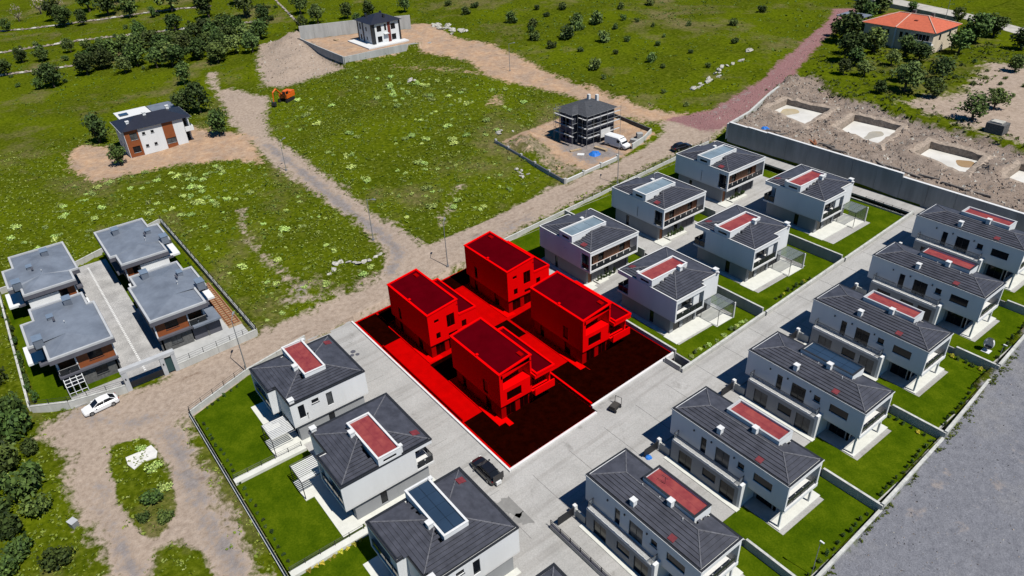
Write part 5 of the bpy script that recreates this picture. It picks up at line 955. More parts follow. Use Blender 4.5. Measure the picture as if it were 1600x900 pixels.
# ------------------------------------------------------------------ vegetation meshes
def leaf_cloud(name, centres, per, spread, leaf, m, seed, up=.3, flatten=1.0):
    rn = np.random.RandomState(seed); vs = []; n = 0
    for (cx_, cy_, cz_, cr) in centres:
        k = max(4, int(per*cr)); d = rn.normal(size=(k, 3)); d /= np.linalg.norm(d, axis=1)[:, None]; rad = cr*spread*rn.uniform(.45, 1, (k, 1))
        p = np.array([cx_, cy_, cz_])+d*rad*np.array([1, 1, flatten]); nn = d*.8+rn.normal(size=(k, 3))*.6+np.array([0, 0, up]); nn /= np.linalg.norm(nn, axis=1)[:, None]
        t = np.cross(nn, rn.normal(size=(k, 3))); t /= np.linalg.norm(t, axis=1)[:, None]; b = np.cross(nn, t); s = leaf*rn.uniform(.55, 1.3, (k, 1)); e = rn.uniform(.5, .9, (k, 1))
        vs.append(np.stack([p-t*s, p-b*s*e, p+t*s, p+b*s*e], 1).reshape(-1, 3)); n += k
    V_ = np.concatenate(vs); me = bpy.data.meshes.new(name); me.from_pydata(V_.tolist(), [], np.arange(n*4).reshape(-1, 4).tolist()); me.materials.append(m); me.update(); return me
def crown_centres(seed, n, rx=.72, rz=.75, zc=1.15, cr=(.26, .46)):
    rn = random.Random(seed); out = []
    for i in range(n):
        t = rn.uniform(0, 6.283); u = rn.uniform(-.85, 1); q = math.sqrt(max(0, 1-u*u))*rn.uniform(.35, 1); out.append((math.cos(t)*q*rx, math.sin(t)*q*rx, zc+u*rz*rn.uniform(.7, 1), rn.uniform(*cr)))
    return out
def trunk_mesh(seed, h=1.0, r0=.09):
    rn = random.Random(seed); mb = MB(); p = Vector((0, 0, -.15)); q = Vector((rn.uniform(-.06, .06), rn.uniform(-.06, .06), h*.55)); mb.bar(p, q, r0, 0, 7, r0*.7)
    for k in range(5):
        t = k*1.257+rn.uniform(-.3, .3); e = q+Vector((math.cos(t)*.42, math.sin(t)*.42, rn.uniform(.25, .65))); mb.bar(q, e, r0*.5, 0, 5, r0*.18); mb.bar(q.lerp(e, .6), e+Vector((rn.uniform(-.3, .3), rn.uniform(-.3, .3), .3)), r0*.22, 0, 4, r0*.08)
    return mb.mesh('trunk', M_bark)
CR = [leaf_cloud('crown', crown_centres(s, 30), 120, 1.0, .10, F_tree, s) for s in range(6)]+[leaf_cloud('crown', crown_centres(s+20, 24), 100, 1.0, .095, F_tree2, s) for s in range(2)]
TR = [trunk_mesh(s) for s in range(4)]
BARE = leaf_cloud('crown', crown_centres(77, 18), 40, 1.0, .06, F_dry, 5)
SH = [leaf_cloud('shrub', crown_centres(s+40, 12, .62, .35, .42, (.28, .42)), 120, 1.0, .10, F_tree if s % 2 else F_tree2, s) for s in range(4)]
HG = [leaf_cloud('shrub', crown_centres(s+60, 8, .5, .5, .6, (.3, .45)), 90, 1.0, .12, F_hedge, s) for s in range(3)]
YL = leaf_cloud('shrub', crown_centres(90, 7, .5, .35, .45, (.3, .42)), 80, 1.0, .13, F_flower, 3)
TU = [leaf_cloud('tussock', crown_centres(s+10, 7, .55, .22, .26, (.3, .48)), 90, 1.0, .11, F_tuss, s, .6, .7) for s in range(4)]
rv = random.Random(3)
def tree(a, b, r, label, group, k=None, bare=False, hs=1.0, zo=0):
    k = rv.randrange(8) if k is None else k; r *= 1.28 if group in ('thicket trees', 'trees on the upper terraces') else 1.1; t = thing('tree', label, 'tree', (a, b, gz(a, b)-.05+zo), rv.uniform(0, 6.28), group); sc_ = (r*rv.uniform(.92, 1.08), r*rv.uniform(.92, 1.08), r*hs*rv.uniform(.9, 1.1))
    link('trunk', TR[k % 4], t, sc=sc_); link('crown', BARE if bare else CR[k], t, sc=sc_); return t
def plant(name, me, a, b, r, label, cat, group, hz=1.0, z=None):
    o = link(name, me, None, (a, b, (gz(a, b) if z is None else z)-.04), (0, 0, rv.uniform(0, 6.28)), (r, r*rv.uniform(.85, 1.15), r*hz)); return tag(o, label, cat, group)
for a, b, r in [(-379,23,2.),(-383,42,3.4),(-365,43,3.3),(-359,49,2.5),(-386,57,4.9),(-368,61,4.2),(-371,71,5.4),(-346,82,5.7),(-342,92,3.1),(-317,88,3.9),(-302,98,4.3),(-343,73,1.6),(-330,106,4),(-352,66,3.2),(-392,75,5)]: tree(a, b, r, 'dark green tree on the top left terraces', 'trees on the upper terraces')
for a, b, r in [(-406,40,3.9),(-403,47,3.9),(-398,30,3.5)]: tree(a, b, r, 'grey leafless tree at the top left corner', 'leafless trees', bare=True)
for a, b, r in [(-315,20,2.6),(-311,26,2.6),(-316,36,2.7),(-312,41,2.2),(-300,13,3.1),(-292,25,1.6),(-278,34,3.6),(-272,23,3.9),(-272,19,2.),(-309,59,3.2),(-308,72,3.7)]: tree(a, b, r, 'rounded dark tree along the stone terrace walls', 'trees along the terrace walls', hs=.85)
for a, b, r in [(-289,41,3.4),(-289,45,3.4),(-289,50,3.4),(-280,40,3.3),(-289,54,3.4),(-289,59,3.5),(-276,59,3.4),(-264,53,3.2),(-261,57,3.2),(-273,65,3.4),(-283,72,3.5),(-283,76,3.5),(-262,74,3.3),(-251,69,3.2),(-277,85,3.5),(-265,84,3.4),(-251,81,3.3),(-273,49,3.3),(-258,59,3.2),(-261,66,3.3),(-270,72,3.2),(-256,77,3),(-278,66,3.3),(-281,50,3.1),(-284,64,3.2),(-268,79,3.3),(-270,58,3.2),(-256,71,3.0),(-266,90,3.2),(-285,83,3.4),(-276,76,3.3),(-268,44,2.8),(-284,36,3.0),(-258,84,2.8)]: tree(a, b, r, 'leafy tree in the dense thicket above the left field', 'thicket trees', hs=.8)
for (a, b, r), lb in zip([(-238,54,2.8),(-207,49,3.6),(-186,47.5,3.2),(-205,22.5,3.2),(-186,23,2.2),(-214,47,2.4),(-209,45,2.6)], ['lone round dark tree beside the path in the left field', 'large dark tree right behind the rust panelled villa', 'bushy dark tree at the bend of the dirt road', 'dark tree at the left gable of the rust panelled villa', 'small pointed tree in front of the rust panelled villa', 'tree behind the annex roof of the rust panelled villa', 'dark tree between the annex and the rust panelled villa']): tree(a, b, r, lb, None, rv.randrange(5))
for a, b, r in [(-283,98,3.2),(-286,114,3.8),(-266,112,3.2),(-262,122,2.6),(-256,128,2.6),(-250,140,2.8),(-246,118,2.4),(-262,104,2.4)]: tree(a, b, r, 'dark tree behind the grey yard wall at the top', 'trees behind the top yard')
for a, b, r in [(-242,154,1.8),(-226,151,2.2),(-230,158,1.8),(-202,153,2.9),(-207,168,1.5),(-192,154,2.2),(-197,164,1.4),(-199,173,2.1),(-184,186,1.9),(-181,197,2.5),(-182,164,2.8),(-176,168,3.5),(-167,167,1.5),(-172,175,1.6),(-167,176,1.2),(-159,175,1.1),(-181,146,2.3),(-173,153,3.7),(-161,156,2.9),(-170,143,1.8),(-146,139,2.7),(-138,134,1.1),(-137,151,2.),(-149,169,.9),(-145,162,1.2),(-131,149,1.),(-142,192,1.8),(-129,176,1.4),(-146,211,2.),(-122,156,1.1),(-109,133,.9),(-119,136,.9),(-155,160,1.4),(-150,150,1.2),(-160,146,1.3),(-133,162,1.0),(-152,183,1.3),(-188,150,1.6),(-176,160,2.0)]: plant('shrub', SH[rv.randrange(4)], a, b, r*1.15, 'dark shrub on the green hillside at the top', 'shrub', 'hillside shrubs', 1.1)
for a, b, r in [(-107,196,4.6),(-119,234,4.2),(-116,222,2.9),(-97,180,3.8),(-95,188,3.2),(-88,190,3.0),(-83,187,2.8),(-86,180,2.1),(-74,164,4.),(-72,176,3.3),(-68,164,2.4),(-82,214,3.9),(-80,201,3.1),(-81,222,3.3),(-71,214,2.8),(-56,156,3.1),(-56,165,2.5),(-90,166,2.),(-86,168,2.3),(-77,159,1.6),(-64,194,2.3),(-113,200,2.4),(-112,240,1.9),(-95,232,2.1),(-122,228,3),(-78,170,2.2),(-92,174,2.2),(-101,186,3.0)]: tree(a, b, r, 'leafy orchard tree around the red tiled house', 'orchard trees', hs=.8)
for a, b in [(-74.5,190.9),(-73.7,195.6),(-68.3,190),(-71,180.2),(-60.3,178),(-56.7,175.5),(-61.7,176.6),(-66,184),(-63,187),(-58,184),(-55,180),(-52,172),(-50,168),(-57,170),(-62,182),(-66,178),(-48,176),(-52,188),(-46,170)]: plant('shrub', SH[rv.randrange(4)], a, b, rv.uniform(.7, 1.1), 'small crop bush on the pale soil', 'shrub', 'crop bushes')
for (a, b, r) in [(-96,-10.5,3.4),(-90,-12.5,3.2),(-84,-11.5,2.9),(-79,-10.5,2.2),(-70,-10,2.),(-87,-14.5,2.6),(-101,-10.5,2.6),(-105,-13,2.4),(-93,-15,3),(-74,-13,2),(-66,-12.5,2.2),(-62,-10.5,1.8),(-98,-13.5,3.0),(-82,-14.5,2.6),(-78,-13.5,2.4),(-72,-15,2.2),(-110,-12,2.6),(-108,-15.5,2.8),(-86,-10,1.8),(-91,-9.6,1.7)]: plant('shrub', SH[rv.choice((1, 3))], a, b, r*1.05, 'dark bush in the bottom left corner', 'bush', 'bushes at the bottom left', 1.25)
for (a, b, r, lb) in [(-78, 1.6, 1.5, 'pale round bush at the top of the road island'), (-72.5, .2, 1.7, 'dark bush in the middle of the road island'), (-74, 1.9, 1.3, 'grey green bush on the right of the road island'), (-69, .6, 1.4, 'bright green bush at the lower end of the road island'), (-82.5, 1.4, 1.0, 'small bush above the white slab on the road island'), (-70.5, -1.4, 1.1, 'low bush on the left of the road island')]: plant('shrub', SH[rv.randrange(4)] if 'dark' in lb or 'low' in lb else TU[1], a, b, r, lb, 'bush', None)
for k in range(46):
    a, b = rv.uniform(-345, -262), rv.uniform(8, 112)
    if max(mval('soil', a, b), mval('orange', a, b), mval('rubble', a, b)) < .1: plant('shrub', SH[rv.randrange(4)], a, b, rv.uniform(.9, 2.2), 'low shrub on the grassy terraces, far left', 'shrub', 'terrace shrubs', 1.0)
# garden planting
def row(p, q, n, r, me, label, group, z, jit=.15, hz=1.0, name='garden_shrub'):
    for k in range(n):
        t = (k+.5)/n; plant(name, me[rv.randrange(len(me))], p[0]+(q[0]-p[0])*t+rv.uniform(-jit, jit), p[1]+(q[1]-p[1])*t+rv.uniform(-jit, jit), r*rv.uniform(.75, 1.25), label, 'shrub', group, hz, z)
for i in (0, 1, 2, 3, 4): row((R_O[i]-.85, R_L[i]+.8), (R_O[i+1]-.85, R_L[i+1]-.8), 11 if i in (1, 2, 3) else 7, .36, HG, 'small dark shrub in the row along the outer garden wall', 'shrubs along the outer garden wall', R_Z[i]+.05, .12, 1.5)
row((-26, 73.6), (-20, 73.6), 7, .4, HG+[YL], 'small shrub at the foot of the step wall of the third lawn', 'shrubs at the third step wall', R_Z[2]+.05); row((-26.5, 89.2), (-22, 89.2), 5, .5, HG+[YL], 'leafy shrub at the foot of the step wall of the fourth lawn', 'shrubs at the fourth step wall', R_Z[3]+.05)
row((-82, 9.1), (-54, 9.1), 24, .38, HG, 'small dark shrub along the bottom left garden fence', 'shrubs along the left fence', .06, .15)
row((-52.0, 10), (-52.0, 16.5), 9, .42, [YL], 'yellow flowering shrub along the dividing wall of the left gardens', 'yellow shrubs', .06, .08)
row((-86.5, 15.5), (-84.2, 9.8), 6, .4, HG, 'small shrub by the angled wall at the road fork', 'shrubs at the angled wall', .06)
row((-48.6, 83), (-48.6, 92), 9, .5, HG+[YL], 'leafy shrub by the roadside wall of the second middle garden', 'shrubs of the second middle garden', M_Z[1]+.05, .2); row((-48.6, 64.5), (-48.8, 78), 13, .55, [TU[0], TU[2], SH[0]], 'unkempt green clump in the first middle garden', 'weeds of the first middle garden', M_Z[0]+.05, .5)
for k in range(3): row((UV[k][0]+11.4, UV[k][1]+2.2), (UV[k][0]+11.4, UV[k][1]+6.2), 7, .4, HG, 'upright green plant in the planter of an upper row villa', 'planter plants', UV[k][2]+.25, .08, 1.9)
row((-90.4, 65), (-90.4, 118), 26, .5, HG+[TU[3]], 'green shrub behind the upper row wall along the dirt road', 'shrubs behind the upper row', None, .15)
row((-133, -7.9), (-101, -7.6), 22, .7, HG+[SH[1]], 'dark hedge shrub along the left wall of the gated compound', 'hedge of the gated compound', .05, .25, 1.2); row((-128, 20.6), (-119, 20.6), 7, .45, HG, 'small hedge shrub along the field fence of the compound', 'field fence hedge', .05)
row((-97.3, -5.5), (-96.4, 2.2), 9, .55, [SH[0], TU[2]], 'weed clump at the foot of the compound street wall', 'weeds at the street wall', None, .2, .7, 'weed_clump')
# ------------------------------------------------------------------ tussocks and weeds
FIELDS = [('pale green tussock in the meadow between the dirt road branches', 'tussocks of the middle meadow', [(-190,62),(-105,57),(-103,86),(-128,88),(-130,108),(-160,114),(-200,92)], 155), ('pale green tussock in the field beside the gated compound', 'tussocks of the left field', [(-172,8),(-146,-30),(-150,22),(-99,24),(-99,44),(-112,48),(-150,47),(-165,44),(-180,20)], 140), ('pale tussock by the edge of the bottom left corner', 'tussocks of the corner', [(-105,-16),(-60,-16),(-60,-8),(-98,-10)], 12)]
for lb, gp, poly, n in FIELDS:
    xs = [p[0] for p in poly]; ys = [p[1] for p in poly]; c_ = 0
    while c_ < n:
        a, b = rv.uniform(min(xs), max(xs)), rv.uniform(min(ys), max(ys))
        if not inside(poly, np.array([a]), np.array([b]))[0] or max(mval('soil', a, b), mval('orange', a, b), mval('grey', a, b)) > .15: continue
        if noise.noise((a*.045, b*.045, 2)) < rv.uniform(-.6, .35): continue
        plant('tussock', TU[rv.randrange(4)], a, b, rv.choice((.55, .7, .85, 1.05, 1.3, 1.6)), lb, 'plant', gp, .85); c_ += 1
def scatter_mesh(name, pts, rad, hgt, m, quads, seed):
    rn = np.random.RandomState(seed); n = len(pts); P3 = np.repeat(pts, quads, 0); k = len(P3); rr = np.repeat(rad, quads)[:, None]; hh = np.repeat(hgt, quads)[:, None]
    off = rn.normal(size=(k, 3))*np.array([.55, .55, .0])*rr; c_ = P3+off; c_[:, 2] += hh[:, 0]*rn.uniform(.25, .9, k)
    nn = rn.normal(size=(k, 3))*.7+np.array([0, 0, .8]); nn /= np.linalg.norm(nn, axis=1)[:, None]; t = np.cross(nn, rn.normal(size=(k, 3))); t /= np.linalg.norm(t, axis=1)[:, None]; b = np.cross(nn, t); s = rr*rn.uniform(.3, .65, (k, 1))
    V_ = np.stack([c_-t*s, c_-b*s*.7, c_+t*s, c_+b*s*.7], 1).reshape(-1, 3); me = bpy.data.meshes.new(name); me.vertices.add(len(V_)); me.vertices.foreach_set('co', V_.astype(np.float32).ravel())
    me.loops.add(k*4); me.loops.foreach_set('vertex_index', np.arange(k*4, dtype=np.int32)); me.polygons.add(k); me.polygons.foreach_set('loop_start', np.arange(0, k*4, 4, dtype=np.int32)); me.materials.append(m); me.update(calc_edges=True); return me
def field_points(n, box, seed, keep, dens=.05):
    rn = np.random.RandomState(seed); out = []
    A = rn.uniform(box[0], box[1], n); B = rn.uniform(box[2], box[3], n)
    est = np.zeros(n, bool)
    for e in ESTATE: est |= inside(e, A, B)
    est |= inside(COMP, A, B) | inside(LOT, A, B)
    ii = np.clip(np.searchsorted(GA, A), 0, nA-1); jj = np.clip(np.searchsorted(GB, B), 0, nB-1)
    hard = np.maximum.reduce([msk[q][ii, jj] for q in ('soil', 'orange', 'grey', 'pink', 'rubble')])
    for a, b, e, h in zip(A, B, est, hard):
        if e or h > keep(rn): continue
        if noise.noise((a*dens, b*dens, seed)) < rn.uniform(-.7, .5): continue
        out.append((a, b, gz(a, b)))
    return np.array(out)
pn = field_points(34000, (-215, -55, -16, 125), 11, lambda r: r.uniform(.15, .75)); rn = np.random.RandomState(5)
tag(link('meadow_weeds', scatter_mesh('meadow_weeds', pn, rn.uniform(.12, .42, len(pn)), rn.uniform(.08, .35, len(pn)), F_weed, 5, 1)), 'low green weeds covering the open fields', None, None, 'stuff')
pn = field_points(5200, (-215, -60, -14, 118), 23, lambda r: r.uniform(.1, .5), .08); tag(link('pale_weeds', scatter_mesh('pale_weeds', pn, rn.uniform(.1, .34, len(pn)), rn.uniform(.12, .4, len(pn)), F_tuss, 6, 2)), 'pale flowering weeds dotted through the fields', None, None, 'stuff')
pn = field_points(20000, (-420, -105, 10, 280), 31, lambda r: r.uniform(.15, .5)); tag(link('hillside_weeds', scatter_mesh('hillside_weeds', pn, rn.uniform(.2, .6, len(pn)), rn.uniform(.08, .4, len(pn)), F_weed, 4, 3)), 'low green growth over the distant slopes and terraces', None, None, 'stuff')
rnw = np.random.RandomState(12); tw = rnw.uniform(0, 1, 420); aw = -18.4-(tw**1.3)*4.6+np.abs(rnw.normal(size=420))*.7; bw = 36+tw*85; aw = np.interp(bw, R_L, R_O)+.22+np.abs(rnw.normal(size=420))*.3
keepw = np.array([noise.noise((b*.18, 3, 1)) > -.1 for b in bw]); pw = np.array([(a, b, gz(a, b)) for a, b, k in zip(aw, bw, keepw) if k])
tag(link('wall_weeds', scatter_mesh('wall_weeds', pw, rnw.uniform(.1, .3, len(pw)), rnw.uniform(.05, .25, len(pw)), F_weed, 7, 9)), 'weeds growing at the foot of the outer garden wall', None, None, 'stuff')
pn = field_points(2500, (-105, -40, 148, 215), 37, lambda r: r.uniform(.3, 1.3)); tag(link('orchard_weeds', scatter_mesh('orchard_weeds', pn, rn.uniform(.25, .7, len(pn)), rn.uniform(.1, .6, len(pn)), F_weed, 6, 4)), 'rough undergrowth between the orchard trees', None, None, 'stuff')
# ------------------------------------------------------------------ stones
def rock_mesh(seed, m):
    rn = random.Random(seed); V_ = []; n, k = 7, 4
    for i in range(k+1):
        th = math.pi*i/k
        for j in range(n): ph = 2*math.pi*j/n+i*.3; q = rn.uniform(.6, 1.2); V_.append((math.sin(th)*math.cos(ph)*q, math.sin(th)*math.sin(ph)*q*.85, math.cos(th)*.5*q))
    F = [(i*n+j, (i+1)*n+j, (i+1)*n+(j+1) % n, i*n+(j+1) % n) for i in range(k) for j in range(n)]
    return MB().add(V_, F).mesh('boulder', m)
M_lime = mat('pale_limestone', (.44, .42, .37), .95, .35, 2, .4); M_rub = mat('brown_rubble', (.30, .25, .21), .95, .3, 2, .4)
RK = [rock_mesh(s, M_lime) for s in range(4)]; RB = [rock_mesh(s+9, M_rub) for s in range(4)]
def rocks(spots, label, group, me=RK):
    for a, b, r in spots: o = link('boulder', me[rv.randrange(len(me))], None, (a, b, gz(a, b)+r*.2), (rv.uniform(-.4, .4), rv.uniform(-.4, .4), rv.uniform(0, 6)), (r, r*rv.uniform(.7, 1.2), r*rv.uniform(.6, 1))); tag(o, label, 'rock', group)
rocks([(-113.9+rv.uniform(-1.5, 1.5)-t*8, 141+t*34+rv.uniform(-1, 1), rv.uniform(.4, 1.1)) for t in [i/15*.6 for i in range(16)]]+[(-121.5, 172.3, 1.3), (-118, 165, 1)], 'white boulder in the heap beside the pink rubble track', 'boulders by the rubble track')
rocks([(-104.8, 38.1, .5), (-105.5, 39.2, .6), (-106.9, 40.4, .7), (-107.0, 41.3, .6), (-105.9, 42.3, .7), (-104.3, 43.3, .8), (-104.0, 44.4, .7), (-103.8, 45.2, .6), (-103.9, 46.6, .6), (-104.2, 47.6, .5), (-105.1, 43.0, .5)], 'white stone in the row at the dirt road junction', 'stones at the road junction')
rocks([(-180, 99.6, 1.0), (-181.2, 100.5, .8), (-179.6, 101, .6)], 'white rock lying in the middle meadow', 'rocks of the meadow'); rocks([(-131+rv.uniform(-2, 2), 95+rv.uniform(-2, 2), rv.uniform(.4, .8)) for k in range(4)]+[(-110.5+rv.uniform(-2, 2), 84.5+rv.uniform(-1, 1), rv.uniform(.3, .7)) for k in range(9)], 'pale rock beside the wall of the scaffolded plot', 'rocks by the scaffolded plot')
rocks([(-216+rv.uniform(-8, 8), 136+rv.uniform(-3, 3), rv.uniform(.6, 1.4)) for k in range(22)], 'white broken stone heaped right of the top villa', 'stones by the top villa')
pts = []; rn2 = random.Random(8)
mb = MB()
def pebble(mb, a, b, z, r):
    v = [(a+rn2.uniform(-r, r), b+rn2.uniform(-r, r), z-.05) for _ in range(3)]+[(a+rn2.uniform(-r, r)*.5, b+rn2.uniform(-r, r)*.5, z+r*rn2.uniform(.4, .9))]; mb.add(v, [(0, 1, 3), (1, 2, 3), (2, 0, 3)], int(rn2.random() < .2))
for _ in range(9000):
    a, b = rn2.uniform(-98, -18), rn2.uniform(123.5, 158)
    if mval('rubble', a, b) < .6 or any(sdist(p_, np.array([a]), np.array([b]))[0] < .8 for p_ in PITS): continue
    pebble(mb, a, b, gz(a, b), rn2.uniform(.08, .5))
for _ in range(1800):
    t = rn2.random(); a, b = -100-26*max(0, (t-.35)/.65)+rn2.uniform(-4, 4), 126+105*t+rn2.uniform(-3, 3)
    if mval('pink', a, b) > .5: pebble(mb, a, b, gz(a, b), rn2.uniform(.08, .3))
for _ in range(900):
    a, b = rn2.uniform(-262, -207), rn2.uniform(72, 103)
    if mval('soil', a, b) > .5: pebble(mb, a, b, gz(a, b), rn2.uniform(.15, .5))
o = mb.build('rubble_stones', [M_rub, M_lime]); tag(o, 'broken stones strewn over the excavation and rubble track', None, None, 'stuff')
mb = MB()
for _ in range(2600):
    a, b = rn2.uniform(-19, 5), rn2.uniform(44, 112)
    if lotz[int(np.clip(np.searchsorted(GA, a), 0, nA-1)), int(np.clip(np.searchsorted(GB, b), 0, nB-1))] > .8: pebble(mb, a, b, gz(a, b), rn2.uniform(.04, .2))
for _ in range(1500):
    a, b = rn2.uniform(-102, -55), rn2.uniform(-8, 125)
    if mval('soil', a, b) > .7 and not any(inside(e, np.array([a]), np.array([b]))[0] for e in ESTATE): pebble(mb, a, b, gz(a, b), rn2.uniform(.04, .13))
tag(mb.build('gravel_stones', [M_rub, M_lime]), 'loose stones on the dirt road and gravel lot', None, None, 'stuff')
def terrace_wall(pts, h, label):
    r = thing('terrace_wall', label, 'wall', (pts[0][0], pts[0][1], 0)); ox, oy = pts[0]
    for (x0, y0), (x1, y1) in zip(pts, pts[1:]):
        L = math.hypot(x1-x0, y1-y0); n = int(L/1.5)
        for k in range(n):
            t = (k+.5)/n; a, b = x0+(x1-x0)*t, y0+(y1-y0)*t; link('stone', RB[k % 4] if k % 4 else RK[k % 4], r, (a-ox+rv.uniform(-.3, .3), b-oy, gz(a, b)+h*.2), (0, 0, math.atan2(y1-y0, x1-x0)+rv.uniform(-.3, .3)), (rv.uniform(.8, 1.5), rv.uniform(.4, .8), h*rv.uniform(.5, 1.2)))
terrace_wall([(-300,-10),(-300,11),(-295,33)], 1.0, 'dry stone terrace wall nearest the left field'); terrace_wall([(-338,-5),(-337,15),(-334,37),(-319,59),(-306,78),(-291,98)], 1.2, 'long stone terrace wall across the middle of the slope'); terrace_wall([(-383,8),(-381,21),(-372,39),(-363,55),(-352,78),(-338,96)], 1.1, 'highest stone terrace wall at the top left'); terrace_wall([(-321,118),(-268,106)], .7, 'pale stone line running down to the yard corner')
struct(MB().prism([(-150, 249), (-130, 245), (-111, 241), (-95, 237), (-80, 230), (-60, 219), (-40, 208), (-36, 213), (-60, 225), (-78, 236), (-96, 244), (-112, 248), (-150, 257)], lambda a, b: 8.6, lambda a, b: 10.42).build('upper_road', mat('bleached_road', (.44, .41, .36), .95, .2, .5)), 'bleached road passing behind the red tiled house')
# ------------------------------------------------------------------ street lamps and posts
def lamp(a, b, h, label, rz=0, arm=1.2):
    r = thing('street_lamp', label, 'lamp', (a, b, gz(a, b)), rz); sub(r, 'pole', M_galv).bar((0, 0, -.3), (0, 0, h), .09, 0, 8, .05).done(); sub(r, 'base', M_galv).box(-.18, .18, -.18, .18, 0, .35).done()
    sub(r, 'arm', M_galv).bar((0, 0, h-.05), (arm, 0, h+.15), .04, 0, 6).done(); sub(r, 'lamp_head', mat('lamp_head_grey', (.25, .26, .27), .4, 0)).box(arm-.1, arm+.55, -.13, .13, h+.1, h+.24).done()
for a, b, h, lb, rz in [(-88.5, 17.4, 9.2, 'street lamp at the corner of the first left garden', 2.6), (-91.9, 53.9, 8.2, 'street lamp on the dirt road behind the top red house', 2.4), (-151.5, 50.2, 6.9, 'street lamp where the dirt branch road bends', 2.0), (-109.5, 49.2, 8.2, 'street lamp halfway along the dirt branch road', .6), (-92.3, 94.1, 7.6, 'street lamp on the dirt road by the upper row', 2.2), (-163.5, 122.5, 7.5, 'lamp post beside the orange earth track', 1.0), (-98.4, 232, 8, 'dark post beside the upper road', 0)]: lamp(a, b, h, lb, rz)
for a, b, z, h, lb in [(-20.9, 88.6, R_Z[3], 5.2, 'slim pole at the outer corner of the fourth lawn'), (-19.2, 48.2, R_Z[1], 5.0, 'slim pole at the outer corner of the second lawn')]:
    r = thing('garden_pole', lb, 'pole', (a, b, z)); sub(r, 'pole', M_galv).bar((0, 0, 0), (0, 0, h), .035, 0, 6).done(); sub(r, 'lamp_head', M_cap).box(-.08, .35, -.08, .08, h, h+.1).done()
# ------------------------------------------------------------------ vehicles
def loft(mb, secs, mi=0):
    rings = []
    for x, hw, z0, z1, rr in secs: rings.append([(x, -hw+rr*.3, z0), (x, hw-rr*.3, z0), (x, hw, z0+rr), (x, hw, z1-rr), (x, hw-rr, z1), (x, -hw+rr, z1), (x, -hw, z1-rr), (x, -hw, z0+rr)])
    n = 8; V_ = [p for r_ in rings for p in r_]; F = [tuple(range(n-1, -1, -1)), tuple(range((len(rings)-1)*n, len(rings)*n))]
    for i in range(len(rings)-1):
        for j in range(n): F.append((i*n+j, i*n+(j+1) % n, (i+1)*n+(j+1) % n, (i+1)*n+j))
    mb.add(V_, [f[::-1] for f in F], mi)
def wheels(r, xs, hw, rad):
    for x in xs:
        for s in (-1, 1):
            w_ = sub(r, 'wheel', M_tyre).bar((x, s*(hw-.2), rad), (x, s*(hw+.01), rad), rad, 0, 16).done(); sub(w_, 'rim', M_rim).bar((x, s*(hw+.011), rad), (x, s*(hw+.025), rad), rad*.62, 0, 12).done()
def car(loc, rz, paint, label, extra=None):
    r = thing('parked_car', label, 'car', loc, rz); P = parts(r)
    b = P('body', paint); loft(b, [(-2.25, .72, .35, .78, .1), (-2.1, .84, .25, .92, .14), (-1.2, .88, .2, .95, .12), (.9, .88, .2, .92, .12), (1.7, .86, .22, .84, .14), (2.15, .78, .28, .7, .12), (2.25, .68, .35, .6, .1)]); b.done()
    g = P('cabin_glass', M_glass); loft(g, [(-1.95, .60, .88, .94, .03), (-1.35, .66, .88, 1.36, .1), (-.5, .68, .88, 1.42, .1), (.25, .66, .88, 1.38, .1), (1.05, .62, .86, .92, .03)]); g.done()
    t = P('roof_panel', paint); loft(t, [(-1.3, .60, 1.37, 1.40, .02), (-.5, .62, 1.42, 1.46, .02), (.22, .6, 1.37, 1.41, .02)]); t.done()
    for s in (-1, 1):
        p = P('pillar', paint)
        for q0, q1 in (((-1.9, s*.63, .93), (-1.3, s*.63, 1.38)), ((1.0, s*.64, .92), (.24, s*.63, 1.38)), ((-.4, s*.7, .9), (-.45, s*.66, 1.42))): p.bar(q0, q1, .045)
        p.done(); P('mirror', paint).box(.62, .8, min(s*.9, s*1.04), max(s*.9, s*1.04), .9, 1.03).done()
        P('headlight', M_lamp).box(2.0, 2.2, min(s*.5, s*.74), max(s*.5, s*.74), .6, .72).done(); P('tail_light', M_tail).box(-2.24, -2.1, min(s*.5, s*.78), max(s*.5, s*.78), .72, .85).done()
    P('number_plate', M_cap).box(2.252, 2.27, -.25, .25, .4, .5).done(); wheels(r, (-1.35, 1.38), .87, .33)
    if extra:
        P('open_tailgate', paint).box(-2.5, -2.42, -.7, .7, .95, 1.9).done(); P('load', M_cap).box(-2.6, -2.25, -.3, .4, .3, .75).done()
PW = mat('white_car_paint', (.82, .82, .82), .25, 0, spec=.6); PB = mat('black_car_paint', (.012, .012, .014), .2, 0, spec=.7)
car((-94.3, -.7, gz(-94.3, -.7)), R(-84), PW, 'white saloon car parked on the dirt road by the compound wall')
car((-51.2, 32.3, .03), R(180), PB, 'black hatchback with its tailgate open at the corner of the red plot', True)
car((-93.9, 114.2, gz(-93.9, 114.2)), R(80), PB, 'black car parked on the dirt road below the retaining wall')
r = thing('panel_van', 'white panel van parked in front of the scaffolded house', 'van', (-105.0, 106.6, gz(-105, 106.6)), R(6)); P = parts(r)
b = P('body', PW); loft(b, [(-2.9, .92, .4, 2.3, .14), (-2.8, .98, .32, 2.42, .16), (.9, .98, .32, 2.42, .16), (1.5, .96, .32, 2.0, .2), (2.0, .95, .32, 1.25, .12), (2.75, .88, .35, 1.05, .12), (2.9, .78, .42, .9, .1)]); b.done()
